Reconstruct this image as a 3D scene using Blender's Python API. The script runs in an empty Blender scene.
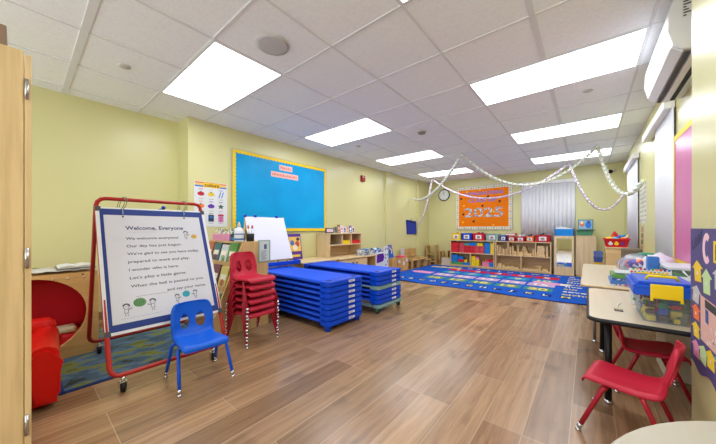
import bpy, bmesh, math, random
from mathutils import Vector, Matrix
from math import pi, sin, cos, radians

# ------------------------------------------------------------------ camera, world, exposure
S = bpy.context.scene
COL = S.collection
cam_data = bpy.data.cameras.new('camera')
cam = bpy.data.objects.new('camera', cam_data)
COL.objects.link(cam)
cam.location = (0, 0, 1.0)
cam.rotation_euler = (radians(90), 0, math.atan2(230, 279))
cam_data.sensor_fit = 'HORIZONTAL'
cam_data.sensor_width = 36
cam_data.lens = 36 * 279 / 716
cam_data.shift_y = 7 / 716
cam_data.clip_start = 0.02
S.camera = cam

world = bpy.data.worlds.new('world')
S.world = world
world.use_nodes = True
world.node_tree.nodes['Background'].inputs[0].default_value = (0.88, 0.945, 1.0, 1)
world.node_tree.nodes['Background'].inputs[1].default_value = 3.4
S.view_settings.view_transform = 'Standard'
S.view_settings.look = 'None'
S.view_settings.gamma = 1
S.view_settings.use_curve_mapping = False
S.view_settings.exposure = 0.0
S.cycles.max_bounces = 10
S.cycles.diffuse_bounces = 6
S.cycles.transparent_max_bounces = 12
S.cycles.sample_clamp_indirect = 6.0
S.cycles.use_denoising = True
LIGHT_POWER = 11.5          # watts of each ceiling panel's lamp
PANEL_GLOW = 4.0            # glow of each ceiling panel's diffuser
random.seed(7)

CEIL = 2.39
XL, XR, YB = -3.80, 0.58, 7.90     # left wall, right wall, back wall

# ------------------------------------------------------------------ materials
def lin(c):
    c = c / 255
    return c / 12.92 if c <= .04045 else ((c + .055) / 1.055) ** 2.4
def L3(c):
    return (lin(c[0]), lin(c[1]), lin(c[2]), 1)
_mats = {}
def P(r, g, b, rough=.5, metal=0, var=.06, scale=9, bump=0, spec=.3, bscale=60, alpha=1):
    k = (r, g, b, rough, metal, var, scale, bump, spec, bscale, alpha)
    if k in _mats: return _mats[k]
    m = bpy.data.materials.new('paint_%d_%d_%d' % (r, g, b)); m.use_nodes = True
    nt = m.node_tree; bs = nt.nodes['Principled BSDF']
    bs.inputs['Roughness'].default_value = rough
    bs.inputs['Metallic'].default_value = metal
    bs.inputs['Specular IOR Level'].default_value = spec
    bs.inputs['Alpha'].default_value = alpha
    tc = nt.nodes.new('ShaderNodeTexCoord')
    nz = nt.nodes.new('ShaderNodeTexNoise'); nz.inputs['Scale'].default_value = scale
    nt.links.new(tc.outputs['Object'], nz.inputs['Vector'])
    mx = nt.nodes.new('ShaderNodeMix'); mx.data_type = 'RGBA'
    c = L3((r, g, b))
    mx.inputs[6].default_value = (c[0]*(1-var), c[1]*(1-var), c[2]*(1-var), 1)
    mx.inputs[7].default_value = (min(1, c[0]*(1+var)), min(1, c[1]*(1+var)), min(1, c[2]*(1+var)), 1)
    nt.links.new(nz.outputs['Fac'], mx.inputs[0])
    nt.links.new(mx.outputs[2], bs.inputs['Base Color'])
    if bump:
        n2 = nt.nodes.new('ShaderNodeTexNoise'); n2.inputs['Scale'].default_value = bscale
        nt.links.new(tc.outputs['Object'], n2.inputs['Vector'])
        bp = nt.nodes.new('ShaderNodeBump'); bp.inputs['Strength'].default_value = bump
        bp.inputs['Distance'].default_value = .01
        nt.links.new(n2.outputs['Fac'], bp.inputs['Height'])
        nt.links.new(bp.outputs[0], bs.inputs['Normal'])
    _mats[k] = m
    return m
def wood(r, g, b, axis=2, dark=.82, rough=.42, scale=1.0):
    k = ('wood', r, g, b, axis, dark, rough, scale)
    if k in _mats: return _mats[k]
    m = bpy.data.materials.new('birch_wood'); m.use_nodes = True
    nt = m.node_tree; bs = nt.nodes['Principled BSDF']
    bs.inputs['Roughness'].default_value = rough
    tc = nt.nodes.new('ShaderNodeTexCoord'); mp = nt.nodes.new('ShaderNodeMapping')
    sc = [26 * scale] * 3; sc[axis] = 1.6 * scale
    mp.inputs['Scale'].default_value = sc
    nz = nt.nodes.new('ShaderNodeTexNoise'); nz.inputs['Scale'].default_value = 1.4
    nz.inputs['Detail'].default_value = 5
    nt.links.new(tc.outputs['Object'], mp.inputs[0]); nt.links.new(mp.outputs[0], nz.inputs['Vector'])
    rp = nt.nodes.new('ShaderNodeValToRGB')
    c = L3((r, g, b))
    rp.color_ramp.elements[0].position = .3
    rp.color_ramp.elements[0].color = (c[0]*dark, c[1]*dark*.96, c[2]*dark*.9, 1)
    rp.color_ramp.elements[1].position = .62
    rp.color_ramp.elements[1].color = c
    nt.links.new(nz.outputs['Fac'], rp.inputs[0]); nt.links.new(rp.outputs[0], bs.inputs['Base Color'])
    _mats[k] = m
    return m
def glow(r, g, b, strength):
    m = bpy.data.materials.new('light_diffuser'); m.use_nodes = True
    nt = m.node_tree; bs = nt.nodes['Principled BSDF']
    bs.inputs['Base Color'].default_value = L3((r, g, b))
    bs.inputs['Emission Color'].default_value = L3((r, g, b))
    bs.inputs['Emission Strength'].default_value = strength
    return m
def clear(r, g, b, see=.8, rough=.12):
    k = ('clear', r, g, b, see, rough)
    if k in _mats: return _mats[k]
    m = bpy.data.materials.new('clear_plastic'); m.use_nodes = True
    nt = m.node_tree; bs = nt.nodes['Principled BSDF']
    bs.inputs['Base Color'].default_value = L3((r, g, b)); bs.inputs['Roughness'].default_value = rough
    tr = nt.nodes.new('ShaderNodeBsdfTransparent'); tr.inputs[0].default_value = L3((r, g, b))
    mx = nt.nodes.new('ShaderNodeMixShader'); mx.inputs[0].default_value = see
    nt.links.new(bs.outputs[0], mx.inputs[1]); nt.links.new(tr.outputs[0], mx.inputs[2])
    nt.links.new(mx.outputs[0], nt.nodes['Material Output'].inputs[0])
    _mats[k] = m
    return m
def patches(cols, scale=30, rough=.5, stretch=(1, 1, 1), key=None):
    """printed / mixed colours: cells of flat colour"""
    m = bpy.data.materials.new('printed_pattern'); m.use_nodes = True
    nt = m.node_tree; bs = nt.nodes['Principled BSDF']; bs.inputs['Roughness'].default_value = rough
    tc = nt.nodes.new('ShaderNodeTexCoord'); mp = nt.nodes.new('ShaderNodeMapping'); mp.inputs['Scale'].default_value = stretch
    vo = nt.nodes.new('ShaderNodeTexVoronoi'); vo.inputs['Scale'].default_value = scale
    nt.links.new(tc.outputs['Object'], mp.inputs[0]); nt.links.new(mp.outputs[0], vo.inputs['Vector'])
    sp = nt.nodes.new('ShaderNodeSeparateColor'); nt.links.new(vo.outputs['Color'], sp.inputs[0])
    rp = nt.nodes.new('ShaderNodeValToRGB'); rp.color_ramp.interpolation = 'CONSTANT'
    el = rp.color_ramp.elements
    while len(el) < len(cols): el.new(.5)
    for i, c in enumerate(cols):
        el[i].position = i / len(cols); el[i].color = L3(c)
    nt.links.new(sp.outputs[0], rp.inputs[0]); nt.links.new(rp.outputs[0], bs.inputs['Base Color'])
    return m

def floor_material():
    m = bpy.data.materials.new('oak_planks'); m.use_nodes = True
    nt = m.node_tree; N = nt.nodes; Lk = nt.links; bs = N['Principled BSDF']
    tc = N.new('ShaderNodeTexCoord'); mp = N.new('ShaderNodeMapping')
    mp.inputs['Rotation'].default_value = (0, 0, radians(90)); mp.inputs['Location'].default_value = (.3, .07, 0)
    Lk.new(tc.outputs['Object'], mp.inputs[0])
    br = N.new('ShaderNodeTexBrick'); br.offset = .37; br.offset_frequency = 3; br.squash = 1
    br.inputs['Scale'].default_value = 1; br.inputs['Brick Width'].default_value = 1.25
    br.inputs['Row Height'].default_value = .178; br.inputs['Mortar Size'].default_value = .0024
    br.inputs['Mortar Smooth'].default_value = .3
    br.inputs['Color1'].default_value = (0, 0, 0, 1); br.inputs['Color2'].default_value = (1, 1, 1, 1)
    br.inputs['Mortar'].default_value = (.5, .5, .5, 1)
    Lk.new(mp.outputs[0], br.inputs['Vector'])
    tone = N.new('ShaderNodeValToRGB')
    e = tone.color_ramp.elements
    e[0].position = 0; e[0].color = L3((128, 94, 63))
    e[1].position = 1; e[1].color = L3((180, 145, 110))
    x = e.new(.35); x.color = L3((164, 132, 102))
    x = e.new(.7); x.color = L3((154, 116, 82))
    Lk.new(br.outputs['Color'], tone.inputs[0])
    gm = N.new('ShaderNodeMapping'); gm.inputs['Scale'].default_value = (16, .9, 1)
    Lk.new(tc.outputs['Object'], gm.inputs[0])
    gn = N.new('ShaderNodeTexNoise'); gn.inputs['Scale'].default_value = 2.2; gn.inputs['Detail'].default_value = 8
    gn.inputs['Roughness'].default_value = .62; gn.inputs['Distortion'].default_value = .6
    Lk.new(gm.outputs[0], gn.inputs['Vector'])
    gr = N.new('ShaderNodeValToRGB')
    gr.color_ramp.elements[0].position = .33; gr.color_ramp.elements[0].color = (.50, .45, .40, 1)
    gr.color_ramp.elements[1].position = .62; gr.color_ramp.elements[1].color = (1.08, 1.06, 1.04, 1)
    Lk.new(gn.outputs['Fac'], gr.inputs[0])
    m1 = N.new('ShaderNodeMix'); m1.data_type = 'RGBA'; m1.blend_type = 'MULTIPLY'; m1.inputs[0].default_value = .68
    Lk.new(tone.outputs[0], m1.inputs[6]); Lk.new(gr.outputs[0], m1.inputs[7])
    km = N.new('ShaderNodeMapping'); km.inputs['Scale'].default_value = (2.6, 1.1, 1)
    Lk.new(tc.outputs['Object'], km.inputs[0])
    kn = N.new('ShaderNodeTexNoise'); kn.inputs['Scale'].default_value = 1.7; kn.inputs['Detail'].default_value = 3
    Lk.new(km.outputs[0], kn.inputs['Vector'])
    kr = N.new('ShaderNodeValToRGB')
    kr.color_ramp.elements[0].position = .31; kr.color_ramp.elements[0].color = (.42, .37, .34, 1)
    kr.color_ramp.elements[1].position = .42; kr.color_ramp.elements[1].color = (1, 1, 1, 1)
    Lk.new(kn.outputs['Fac'], kr.inputs[0])
    m2 = N.new('ShaderNodeMix'); m2.data_type = 'RGBA'; m2.blend_type = 'MULTIPLY'; m2.inputs[0].default_value = .7
    Lk.new(m1.outputs[2], m2.inputs[6]); Lk.new(kr.outputs[0], m2.inputs[7])
    m3 = N.new('ShaderNodeMix'); m3.data_type = 'RGBA'
    m3.inputs[7].default_value = L3((206, 180, 148))
    sc = N.new('ShaderNodeMath'); sc.operation = 'MULTIPLY'; sc.inputs[1].default_value = .4
    Lk.new(br.outputs['Fac'], sc.inputs[0]); Lk.new(sc.outputs[0], m3.inputs[0]); Lk.new(m2.outputs[2], m3.inputs[6])
    Lk.new(m3.outputs[2], bs.inputs['Base Color'])
    bs.inputs['Roughness'].default_value = .27
    bs.inputs['Specular IOR Level'].default_value = .6
    bp = N.new('ShaderNodeBump'); bp.inputs['Strength'].default_value = .12; bp.inputs['Distance'].default_value = .004
    Lk.new(gn.outputs['Fac'], bp.inputs['Height']); Lk.new(bp.outputs[0], bs.inputs['Normal'])
    return m

def ceiling_material():
    m = bpy.data.materials.new('mineral_tile'); m.use_nodes = True
    nt = m.node_tree; N = nt.nodes; Lk = nt.links; bs = N['Principled BSDF']
    tc = N.new('ShaderNodeTexCoord')
    nz = N.new('ShaderNodeTexNoise'); nz.inputs['Scale'].default_value = 55; nz.inputs['Detail'].default_value = 4
    Lk.new(tc.outputs['Object'], nz.inputs['Vector'])
    rp = N.new('ShaderNodeValToRGB')
    rp.color_ramp.elements[0].position = .3; rp.color_ramp.elements[0].color = L3((240, 245, 251))
    rp.color_ramp.elements[1].position = .6; rp.color_ramp.elements[1].color = L3((248, 252, 255))
    Lk.new(nz.outputs['Fac'], rp.inputs[0]); Lk.new(rp.outputs[0], bs.inputs['Base Color'])
    bs.inputs['Roughness'].default_value = .9; bs.inputs['Specular IOR Level'].default_value = .1
    bp = N.new('ShaderNodeBump'); bp.inputs['Strength'].default_value = .25; bp.inputs['Distance'].default_value = .004
    Lk.new(nz.outputs['Fac'], bp.inputs['Height']); Lk.new(bp.outputs[0], bs.inputs['Normal'])
    return m

YEL = P(212, 207, 150, .32, var=.015, scale=2, spec=.5)
WHITE = P(238, 238, 238, .45, var=.02)
PAPER = P(236, 236, 240, .6, var=.01)
BLACK = P(24, 24, 26, .45)
CHROME = P(205, 205, 208, .22, 1, var=.02)
BIRCH = wood(226, 198, 152)
BIRCH_Y = wood(226, 198, 152, 1)
BIRCH_X = wood(226, 198, 152, 0)
MAPLE = wood(214, 182, 132)
INK = P(60, 62, 72, .7, var=0)
NAVY = P(42, 62, 128, .6, var=.02)

# ------------------------------------------------------------------ geometry helpers
_text_cache = {}
def text_geo(s, bold=False):
    k = (s, bold)
    if k in _text_cache: return _text_cache[k]
    cu = bpy.data.curves.new('lettering', 'FONT'); cu.body = s; cu.resolution_u = 3
    if bold: cu.offset = .018 if bold is True else bold
    ob = bpy.data.objects.new('lettering', cu); COL.objects.link(ob)
    dg = bpy.context.evaluated_depsgraph_get(); dg.update()
    me = bpy.data.meshes.new_from_object(ob.evaluated_get(dg))
    vs = [tuple(v.co) for v in me.vertices]; fs = [tuple(p.vertices) for p in me.polygons]
    bpy.data.objects.remove(ob); bpy.data.meshes.remove(me); bpy.data.curves.remove(cu)
    _text_cache[k] = (vs, fs)
    return vs, fs

class B:
    def __init__(self):
        self.bm = bmesh.new(); self.m = 0
    def _setm(self, faces, m):
        for f in faces: f.material_index = m
    def box(self, x0, y0, z0, x1, y1, z1, m=0, bev=0, seg=2):
        v = [self.bm.verts.new((x, y, z)) for x in (x0, x1) for y in (y0, y1) for z in (z0, z1)]
        q = [(0, 1, 3, 2), (4, 6, 7, 5), (0, 4, 5, 1), (2, 3, 7, 6), (0, 2, 6, 4), (1, 5, 7, 3)]
        fs = [self.bm.faces.new([v[i] for i in f]) for f in q]
        self._setm(fs, m)
        if bev:
            ed = {e for f in fs for e in f.edges}
            r = bmesh.ops.bevel(self.bm, geom=list(ed), offset=bev, segments=seg, affect='EDGES', profile=.5)
            self._setm(r['faces'], m)
        return self
    def poly(self, pts, m=0):
        vs = [self.bm.verts.new(p) for p in pts]
        f = self.bm.faces.new(vs); f.material_index = m
        return self
    def prism(self, pts, vec, m=0, bev=0):
        """extrude a closed 3D outline along vec"""
        vec = Vector(vec)
        a = [self.bm.verts.new(p) for p in pts]; b = [self.bm.verts.new(Vector(p) + vec) for p in pts]
        n = len(pts); fs = []
        fs.append(self.bm.faces.new(a[::-1])); fs.append(self.bm.faces.new(b))
        for i in range(n):
            fs.append(self.bm.faces.new((a[i], a[(i+1) % n], b[(i+1) % n], b[i])))
        self._setm(fs, m)
        if bev:
            r = bmesh.ops.bevel(self.bm, geom=list({e for f in fs[:2] for e in f.edges}), offset=bev, segments=2, affect='EDGES')
            self._setm(r['faces'], m)
        return self
    def tube(self, pts, r, m=0, seg=8, close=False):
        pts = [Vector(p) for p in pts]; n = len(pts); rings = []
        rr = r if isinstance(r, (list, tuple)) else [r] * n
        up = None
        for i, p in enumerate(pts):
            if close: d = pts[(i+1) % n] - pts[i-1]
            else: d = pts[min(i+1, n-1)] - pts[max(i-1, 0)]
            d.normalize()
            if up is None:
                up = Vector((0, 0, 1)) if abs(d.z) < .9 else Vector((1, 0, 0))
            s = d.cross(up)
            if s.length < 1e-5: s = d.cross(Vector((0, 1, 0)))
            s.normalize(); up = s.cross(d).normalized()
            rings.append([self.bm.verts.new(p + rr[i] * (cos(2*pi*k/seg) * s + sin(2*pi*k/seg) * up)) for k in range(seg)])
        fs = []
        for i in range(n if close else n - 1):
            a, b = rings[i], rings[(i+1) % n]
            for k in range(seg):
                fs.append(self.bm.faces.new((a[k], a[(k+1) % seg], b[(k+1) % seg], b[k])))
        if not close:
            fs.append(self.bm.faces.new(rings[0][::-1])); fs.append(self.bm.faces.new(rings[-1]))
        for f in fs: f.smooth = True
        self._setm(fs, m)
        return self
    def cyl(self, p0, p1, r0, r1=None, m=0, seg=16):
        return self.tube([p0, p1], [r0, r0 if r1 is None else r1], m, seg)
    def lathe(self, prof, c, m=0, seg=20, axis='z'):
        """prof: (radius, height) list"""
        rings = []
        for r, h in prof:
            ring = []
            for k in range(seg):
                a = 2*pi*k/seg
                u, v = r*cos(a), r*sin(a)
                p = {'z': (u, v, h), 'x': (h, u, v), 'y': (v, h, u)}[axis]
                ring.append(self.bm.verts.new((c[0]+p[0], c[1]+p[1], c[2]+p[2])))
            rings.append(ring)
        fs = []
        for a, b in zip(rings, rings[1:]):
            for k in range(seg): fs.append(self.bm.faces.new((a[k], a[(k+1) % seg], b[(k+1) % seg], b[k])))
        fs.append(self.bm.faces.new(rings[0][::-1])); fs.append(self.bm.faces.new(rings[-1]))
        for f in fs[:-2]: f.smooth = True
        self._setm(fs, m)
        return self
    def ball(self, c, r, m=0, squash=(1, 1, 1), sub=2, jitter=0, seed=0):
        rs = random.Random(seed)
        ret = bmesh.ops.create_icosphere(self.bm, subdivisions=sub, radius=1)
        for v in ret['verts']:
            j = 1 + jitter * (sin(v.co.x*7+seed) * cos(v.co.y*6-seed) + .5*sin(v.co.z*11+seed*2)) if jitter else 1
            v.co = Vector((c[0] + v.co.x*r*squash[0]*j, c[1] + v.co.y*r*squash[1]*j, c[2] + v.co.z*r*squash[2]*j))
        fs = {f for v in ret['verts'] for f in v.link_faces}
        for f in fs: f.smooth = True; f.material_index = m
        return self
    def text(self, s, o, xd, yd, h=None, w=None, m=0, align='l', bold=False):
        """flat lettering: o = baseline point, xd / yd = reading and up directions; h = letter size or w = total width"""
        vs, fs = text_geo(s, bold)
        if not vs: return self
        x0 = min(v[0] for v in vs); x1 = max(v[0] for v in vs)
        k = (w / (x1 - x0)) if w else h / .7
        ky = (h / .7) if h else k
        off = {'l': -x0, 'c': -(x0+x1)/2, 'r': -x1}[align]
        o, xd, yd = Vector(o), Vector(xd), Vector(yd)
        nv = [self.bm.verts.new(o + xd*(v[0]+off)*k + yd*v[1]*ky) for v in vs]
        for f in fs:
            try: self.bm.faces.new([nv[i] for i in f]).material_index = m
            except ValueError: pass
        return self
    def disc(self, o, xd, yd, rx, ry, m=0, seg=14, a0=0, a1=2*pi):
        o, xd, yd = Vector(o), Vector(xd), Vector(yd)
        n = seg
        pts = [o + xd*rx*cos(a0+(a1-a0)*k/(n if a1-a0 > 6.28 else n-1)) + yd*ry*sin(a0+(a1-a0)*k/(n if a1-a0 > 6.28 else n-1)) for k in range(n)]
        return self.poly(pts, m)
    def rect(self, o, xd, yd, x0, y0, x1, y1, m=0):
        o, xd, yd = Vector(o), Vector(xd), Vector(yd)
        return self.poly([o+xd*x0+yd*y0, o+xd*x1+yd*y0, o+xd*x1+yd*y1, o+xd*x0+yd*y1], m)
    def flat(self, o, xd, yd, pts, m=0):
        o, xd, yd = Vector(o), Vector(xd), Vector(yd)
        return self.poly([o+xd*a+yd*b for a, b in pts], m)
    def move(self, M):
        bmesh.ops.transform(self.bm, matrix=M, verts=self.bm.verts[:]); return self
    def build(self, name, mats, parent=None, label=None, cat=None, group=None, kind=None, smooth=False, local=False):
        if not isinstance(mats, (list, tuple)): mats = [mats]
        bmesh.ops.recalc_face_normals(self.bm, faces=[f for f in self.bm.faces])
        me = bpy.data.meshes.new(name)
        for m in mats: me.materials.append(m)
        loc = Vector((0, 0, 0))
        if parent is None and kind != 'structure' and not local and len(self.bm.verts):
            xs = [v.co for v in self.bm.verts]
            loc = Vector(((min(v.x for v in xs)+max(v.x for v in xs))/2, (min(v.y for v in xs)+max(v.y for v in xs))/2, min(v.z for v in xs)))
        elif parent is not None and not local:
            p = parent
            while p is not None:
                loc = loc + p.location; p = p.parent
        for v in self.bm.verts: v.co -= loc
        if smooth:
            for f in self.bm.faces: f.smooth = True
        self.bm.to_mesh(me); self.bm.free()
        o = bpy.data.objects.new(name, me); COL.objects.link(o)
        if parent is not None: o.parent = parent
        else: o.location = loc
        return tag(o, label, cat, group, kind)

def tag(o, label=None, cat=None, group=None, kind=None):
    if label: o['label'] = label
    if cat: o['category'] = cat
    if group: o['group'] = group
    if kind: o['kind'] = kind
    return o
def thing(name, label, cat, loc=(0, 0, 0), group=None, rotz=0):
    o = bpy.data.objects.new(name, None); COL.objects.link(o)
    o.empty_display_size = .1
    o.location = loc; o.rotation_euler = (0, 0, rotz)
    return tag(o, label, cat, group)
def dup(root, loc, rotz=0, label=None, group=None):
    def cp(o, parent):
        c = o.copy(); COL.objects.link(c)
        if parent: c.parent = parent
        for ch in list(o.children): cp(ch, c)
        return c
    r = cp(root, None)
    r.location = loc; r.rotation_euler = (0, 0, rotz)
    if label: r['label'] = label
    if group: r['group'] = group
    return r
def solidify(o, t, off=0):
    md = o.modifiers.new('thickness', 'SOLIDIFY'); md.thickness = t; md.offset = off
    return o
def arc(c, r, a0, a1, n, plane='xz'):
    out = []
    for k in range(n+1):
        a = a0 + (a1-a0)*k/n
        u, v = r*cos(a), r*sin(a)
        out.append({'xz': (c[0]+u, c[1], c[2]+v), 'yz': (c[0], c[1]+u, c[2]+v), 'xy': (c[0]+u, c[1]+v, c[2])}[plane])
    return out
ORD = ['topmost', 'second from the top', 'third from the top', 'fourth from the top', 'fifth from the top', 'sixth from the top', 'seventh from the top', 'eighth from the top']
X, Y, Z = Vector((1, 0, 0)), Vector((0, 1, 0)), Vector((0, 0, 1))

# ------------------------------------------------------------------ the room
def structure(b, name, mats, parent=None): return b.build(name, mats, parent, kind='structure')
structure(B().box(-4.6, -2.2, -.1, 1.5, YB+.1, 0), 'floor', floor_material())
structure(B().box(-4.6, -2.2, CEIL, 1.5, YB+.1, CEIL+.1), 'ceiling', ceiling_material())
structure(B().box(-4.30, -2.2, 0, -4.14, 1.32, CEIL).box(-4.30, 1.32, 0, XL, YB, CEIL), 'wall_left', YEL)
# back wall with its window opening
WX0, WX1, WZ1 = -1.24, -.25, 2.08
structure(B().box(-4.3, YB, 0, WX0, YB+.12, CEIL).box(WX1, YB, 0, 1.0, YB+.12, CEIL).box(WX0, YB, 0, WX1, YB+.12, .8).box(WX0, YB, WZ1, WX1, YB+.12, CEIL), 'wall_back', YEL)
# right wall with two window openings, and the thicker wall near the camera
b = B()
RW = [(3.98, 4.32), (6.12, 6.95)]
ys = [2.03, RW[0][0], RW[0][1], RW[1][0], RW[1][1], YB]
for i in range(5):
    if i in (1, 3):
        b.box(XR, ys[i], 0, XR+.12, ys[i+1], .8).box(XR, ys[i], 2.05, XR+.12, ys[i+1], CEIL)
    else: b.box(XR, ys[i], 0, XR+.12, ys[i+1], CEIL)
structure(b, 'wall_right', YEL)
structure(B().box(-4.3, -2.2, 0, 1.5, -2.08, .56), 'wall_front_added_sill', YEL)  # unseen wall added for the mirror, cut low so world fill reaches the ceiling
structure(B().box(.38, 1.33, 0, .75, 2.03, CEIL), 'wall_right_near', YEL)
structure(B().box(1.32, -2.2, 0, 1.44, 1.33, CEIL).box(.75, 1.33, 0, 1.44, 1.45, CEIL), 'wall_right_alcove', YEL)
# pilasters of the left wall
structure(B().box(XL-.02, 5.62, 0, XL+.05, 5.90, CEIL), 'trim_1', YEL)
structure(B().box(XL-.02, 7.22, 0, XL+.07, YB+.01, CEIL), 'trim_2', YEL)
BASE = wood(150, 118, 84, 1)
structure(B().box(XL, 1.32, 0, XL+.012, 5.62, .09).box(XL, 5.9, 0, XL+.012, 7.22, .09).box(-4.14, -2.05, 0, -4.128, 1.32, .09), 'baseboard_left', BASE)
structure(B().box(XL+.07, YB-.012, 0, XR, YB, .09), 'baseboard_back', BASE)
structure(B().box(XR-.012, 2.03, 0, XR, YB, .09), 'baseboard_right', BASE)
# ceiling grid of metal tees
TEE = P(224, 227, 230, .5, var=.02)
b = B()
GX = [-3.94+.61*i for i in range(9)]
GX = [.33-.61*i for i in range(8)]
GY = [.29+.61*i for i in range(-4, 13)]
for x in GX:
    w = .008
    if abs(x + .28) < .02: w = .018
    b.box(x-w, -2.0, CEIL-.006, x+w, YB, CEIL+.01)
for y in GY:
    w = .022 if abs(y - .29) < .02 else .008
    b.box(-4.14, y-w, CEIL-.0055, XR, y+w, CEIL+.01)
structure(b, 'trim_3', TEE)

# windows: frame, pane and hanging vertical blinds
FRAME = P(232, 232, 234, .4, var=.01)
GLASS = clear(215, 228, 240, .9, .02)
def window(n, b, pane):
    t = structure(b, 'window_%d' % n, FRAME)
    structure(pane, 'window_pane', GLASS, t)
    return t
window(1, B().box(WX0, YB+.03, .8, WX0+.05, YB+.10, WZ1).box(WX1-.05, YB+.03, .8, WX1, YB+.10, WZ1).box(WX0, YB+.03, .8, WX1, YB+.10, .85).box(WX0, YB+.03, WZ1-.05, WX1, YB+.10, WZ1)
       .box((WX0+WX1)/2-.02, YB+.03, .8, (WX0+WX1)/2+.02, YB+.10, WZ1), B().box(WX0+.05, YB+.06, .85, WX1-.05, YB+.066, WZ1-.05))
for n, (a, c) in enumerate(RW):
    window(n+2, B().box(XR+.03, a, .8, XR+.10, a+.05, 2.05).box(XR+.03, c-.05, .8, XR+.10, c, 2.05).box(XR+.03, a, .8, XR+.10, c, .85).box(XR+.03, a, 2.0, XR+.10, c, 2.05), B().box(XR+.06, a+.05, .85, XR+.066, c-.05, 2.0))
VINYL = P(226, 227, 233, .45, var=.012)
def blind_slats(t, axis, fixed, a, c, z0, z1, side, pitch=.075):
    """each slat is a gently bowed vinyl strip"""
    n = int((c - a) / pitch)
    for i in range(n):
        u0 = a + i*(c-a)/n; w = (c-a)/n * 1.08
        bb = B()
        k = 5
        cols = []
        for j in range(k):
            f = j/(k-1); d = side*.014*sin(pi*f)
            p = (u0+w*f, fixed+d) if axis == 'x' else (fixed+d, u0+w*f)
            cols.append([bb.bm.verts.new((p[0], p[1], z)) for z in (z0, z1)])
        for q, r in zip(cols, cols[1:]):
            f = bb.bm.faces.new((q[0], r[0], r[1], q[1])); f.smooth = True
        o = bb.build('slat', VINYL, t); solidify(o, .0015)
t = thing('vertical_blind', 'wide white vertical blind closed over the back window behind the shelves', 'blind', ((WX0+WX1)/2, YB-.05, .72))
B().box(WX0-.05, YB-.075, 2.06, WX1+.05, YB-.005, 2.13, bev=.006).build('headrail', WHITE, t)
blind_slats(t, 'x', YB-.04, WX0-.03, WX1+.03, .72, 2.06, -1)
t = thing('vertical_blind', 'white vertical blind gathered beside the pink bulletin board on the window wall', 'blind', (XR-.05, 4.0, .6))
B().box(XR-.075, 3.56, 2.04, XR-.004, 4.80, 2.12, bev=.006).build('headrail', WHITE, t)
blind_slats(t, 'y', XR-.014, 3.55, 4.34, .60, 2.04, -1, .06)
t = thing('vertical_blind', 'narrow looking white vertical blind at the window near the back corner', 'blind', (XR-.05, 6.4, .6))
B().box(XR-.075, 5.74, 2.04, XR-.004, 7.10, 2.12, bev=.006).build('headrail', WHITE, t)
blind_slats(t, 'y', XR-.014, 5.78, 7.06, .60, 2.04, -1, .08)

# ceiling light panels, each with its own lamp
DIFF = glow(250, 252, 255, PANEL_GLOW)
rows = [(.90, 'first row, beside the round speaker'), (2.73, 'second row from the camera'), (4.56, 'third row from the camera'), (6.39, 'last row, over the number rug')]
for x0, x1, side in ((-3.33, -2.11, 'bulletin board side'), (-.89, .33, 'window side')):
    for y0, where in rows:
        y1 = y0 + .61
        cx, cy = (x0+x1)/2, (y0+y1)/2
        if x0 > -1 and y0 < 1: where = 'first row, over the round table'
        t = thing('ceiling_light', 'lit white troffer on the %s, %s' % (side, where), 'ceiling light', (cx, cy, CEIL-.012), 'fluorescent ceiling panels')
        bb = B()
        e = .018
        bb.box(x0, y0, CEIL-.009, x0+e, y1, CEIL-.001).box(x1-e, y0, CEIL-.009, x1, y1, CEIL-.001).box(x0+e, y0, CEIL-.009, x1-e, y0+e, CEIL-.001).box(x0+e, y1-e, CEIL-.009, x1-e, y1, CEIL-.001)
        bb.build('frame', TEE, t)
        B().box(x0+e, y0+e, CEIL-.006, x1-e, y1-e, CEIL-.001).build('diffuser', DIFF, t)
        ld = bpy.data.lights.new('lamp', 'AREA'); ld.shape = 'RECTANGLE'; ld.size = 1.16; ld.size_y = .56; ld.energy = LIGHT_POWER
        ld.color = (.88, .95, 1.0)
        lo = bpy.data.objects.new('lamp', ld); COL.objects.link(lo); lo.parent = t; lo.location = (0, 0, -.004)
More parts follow.
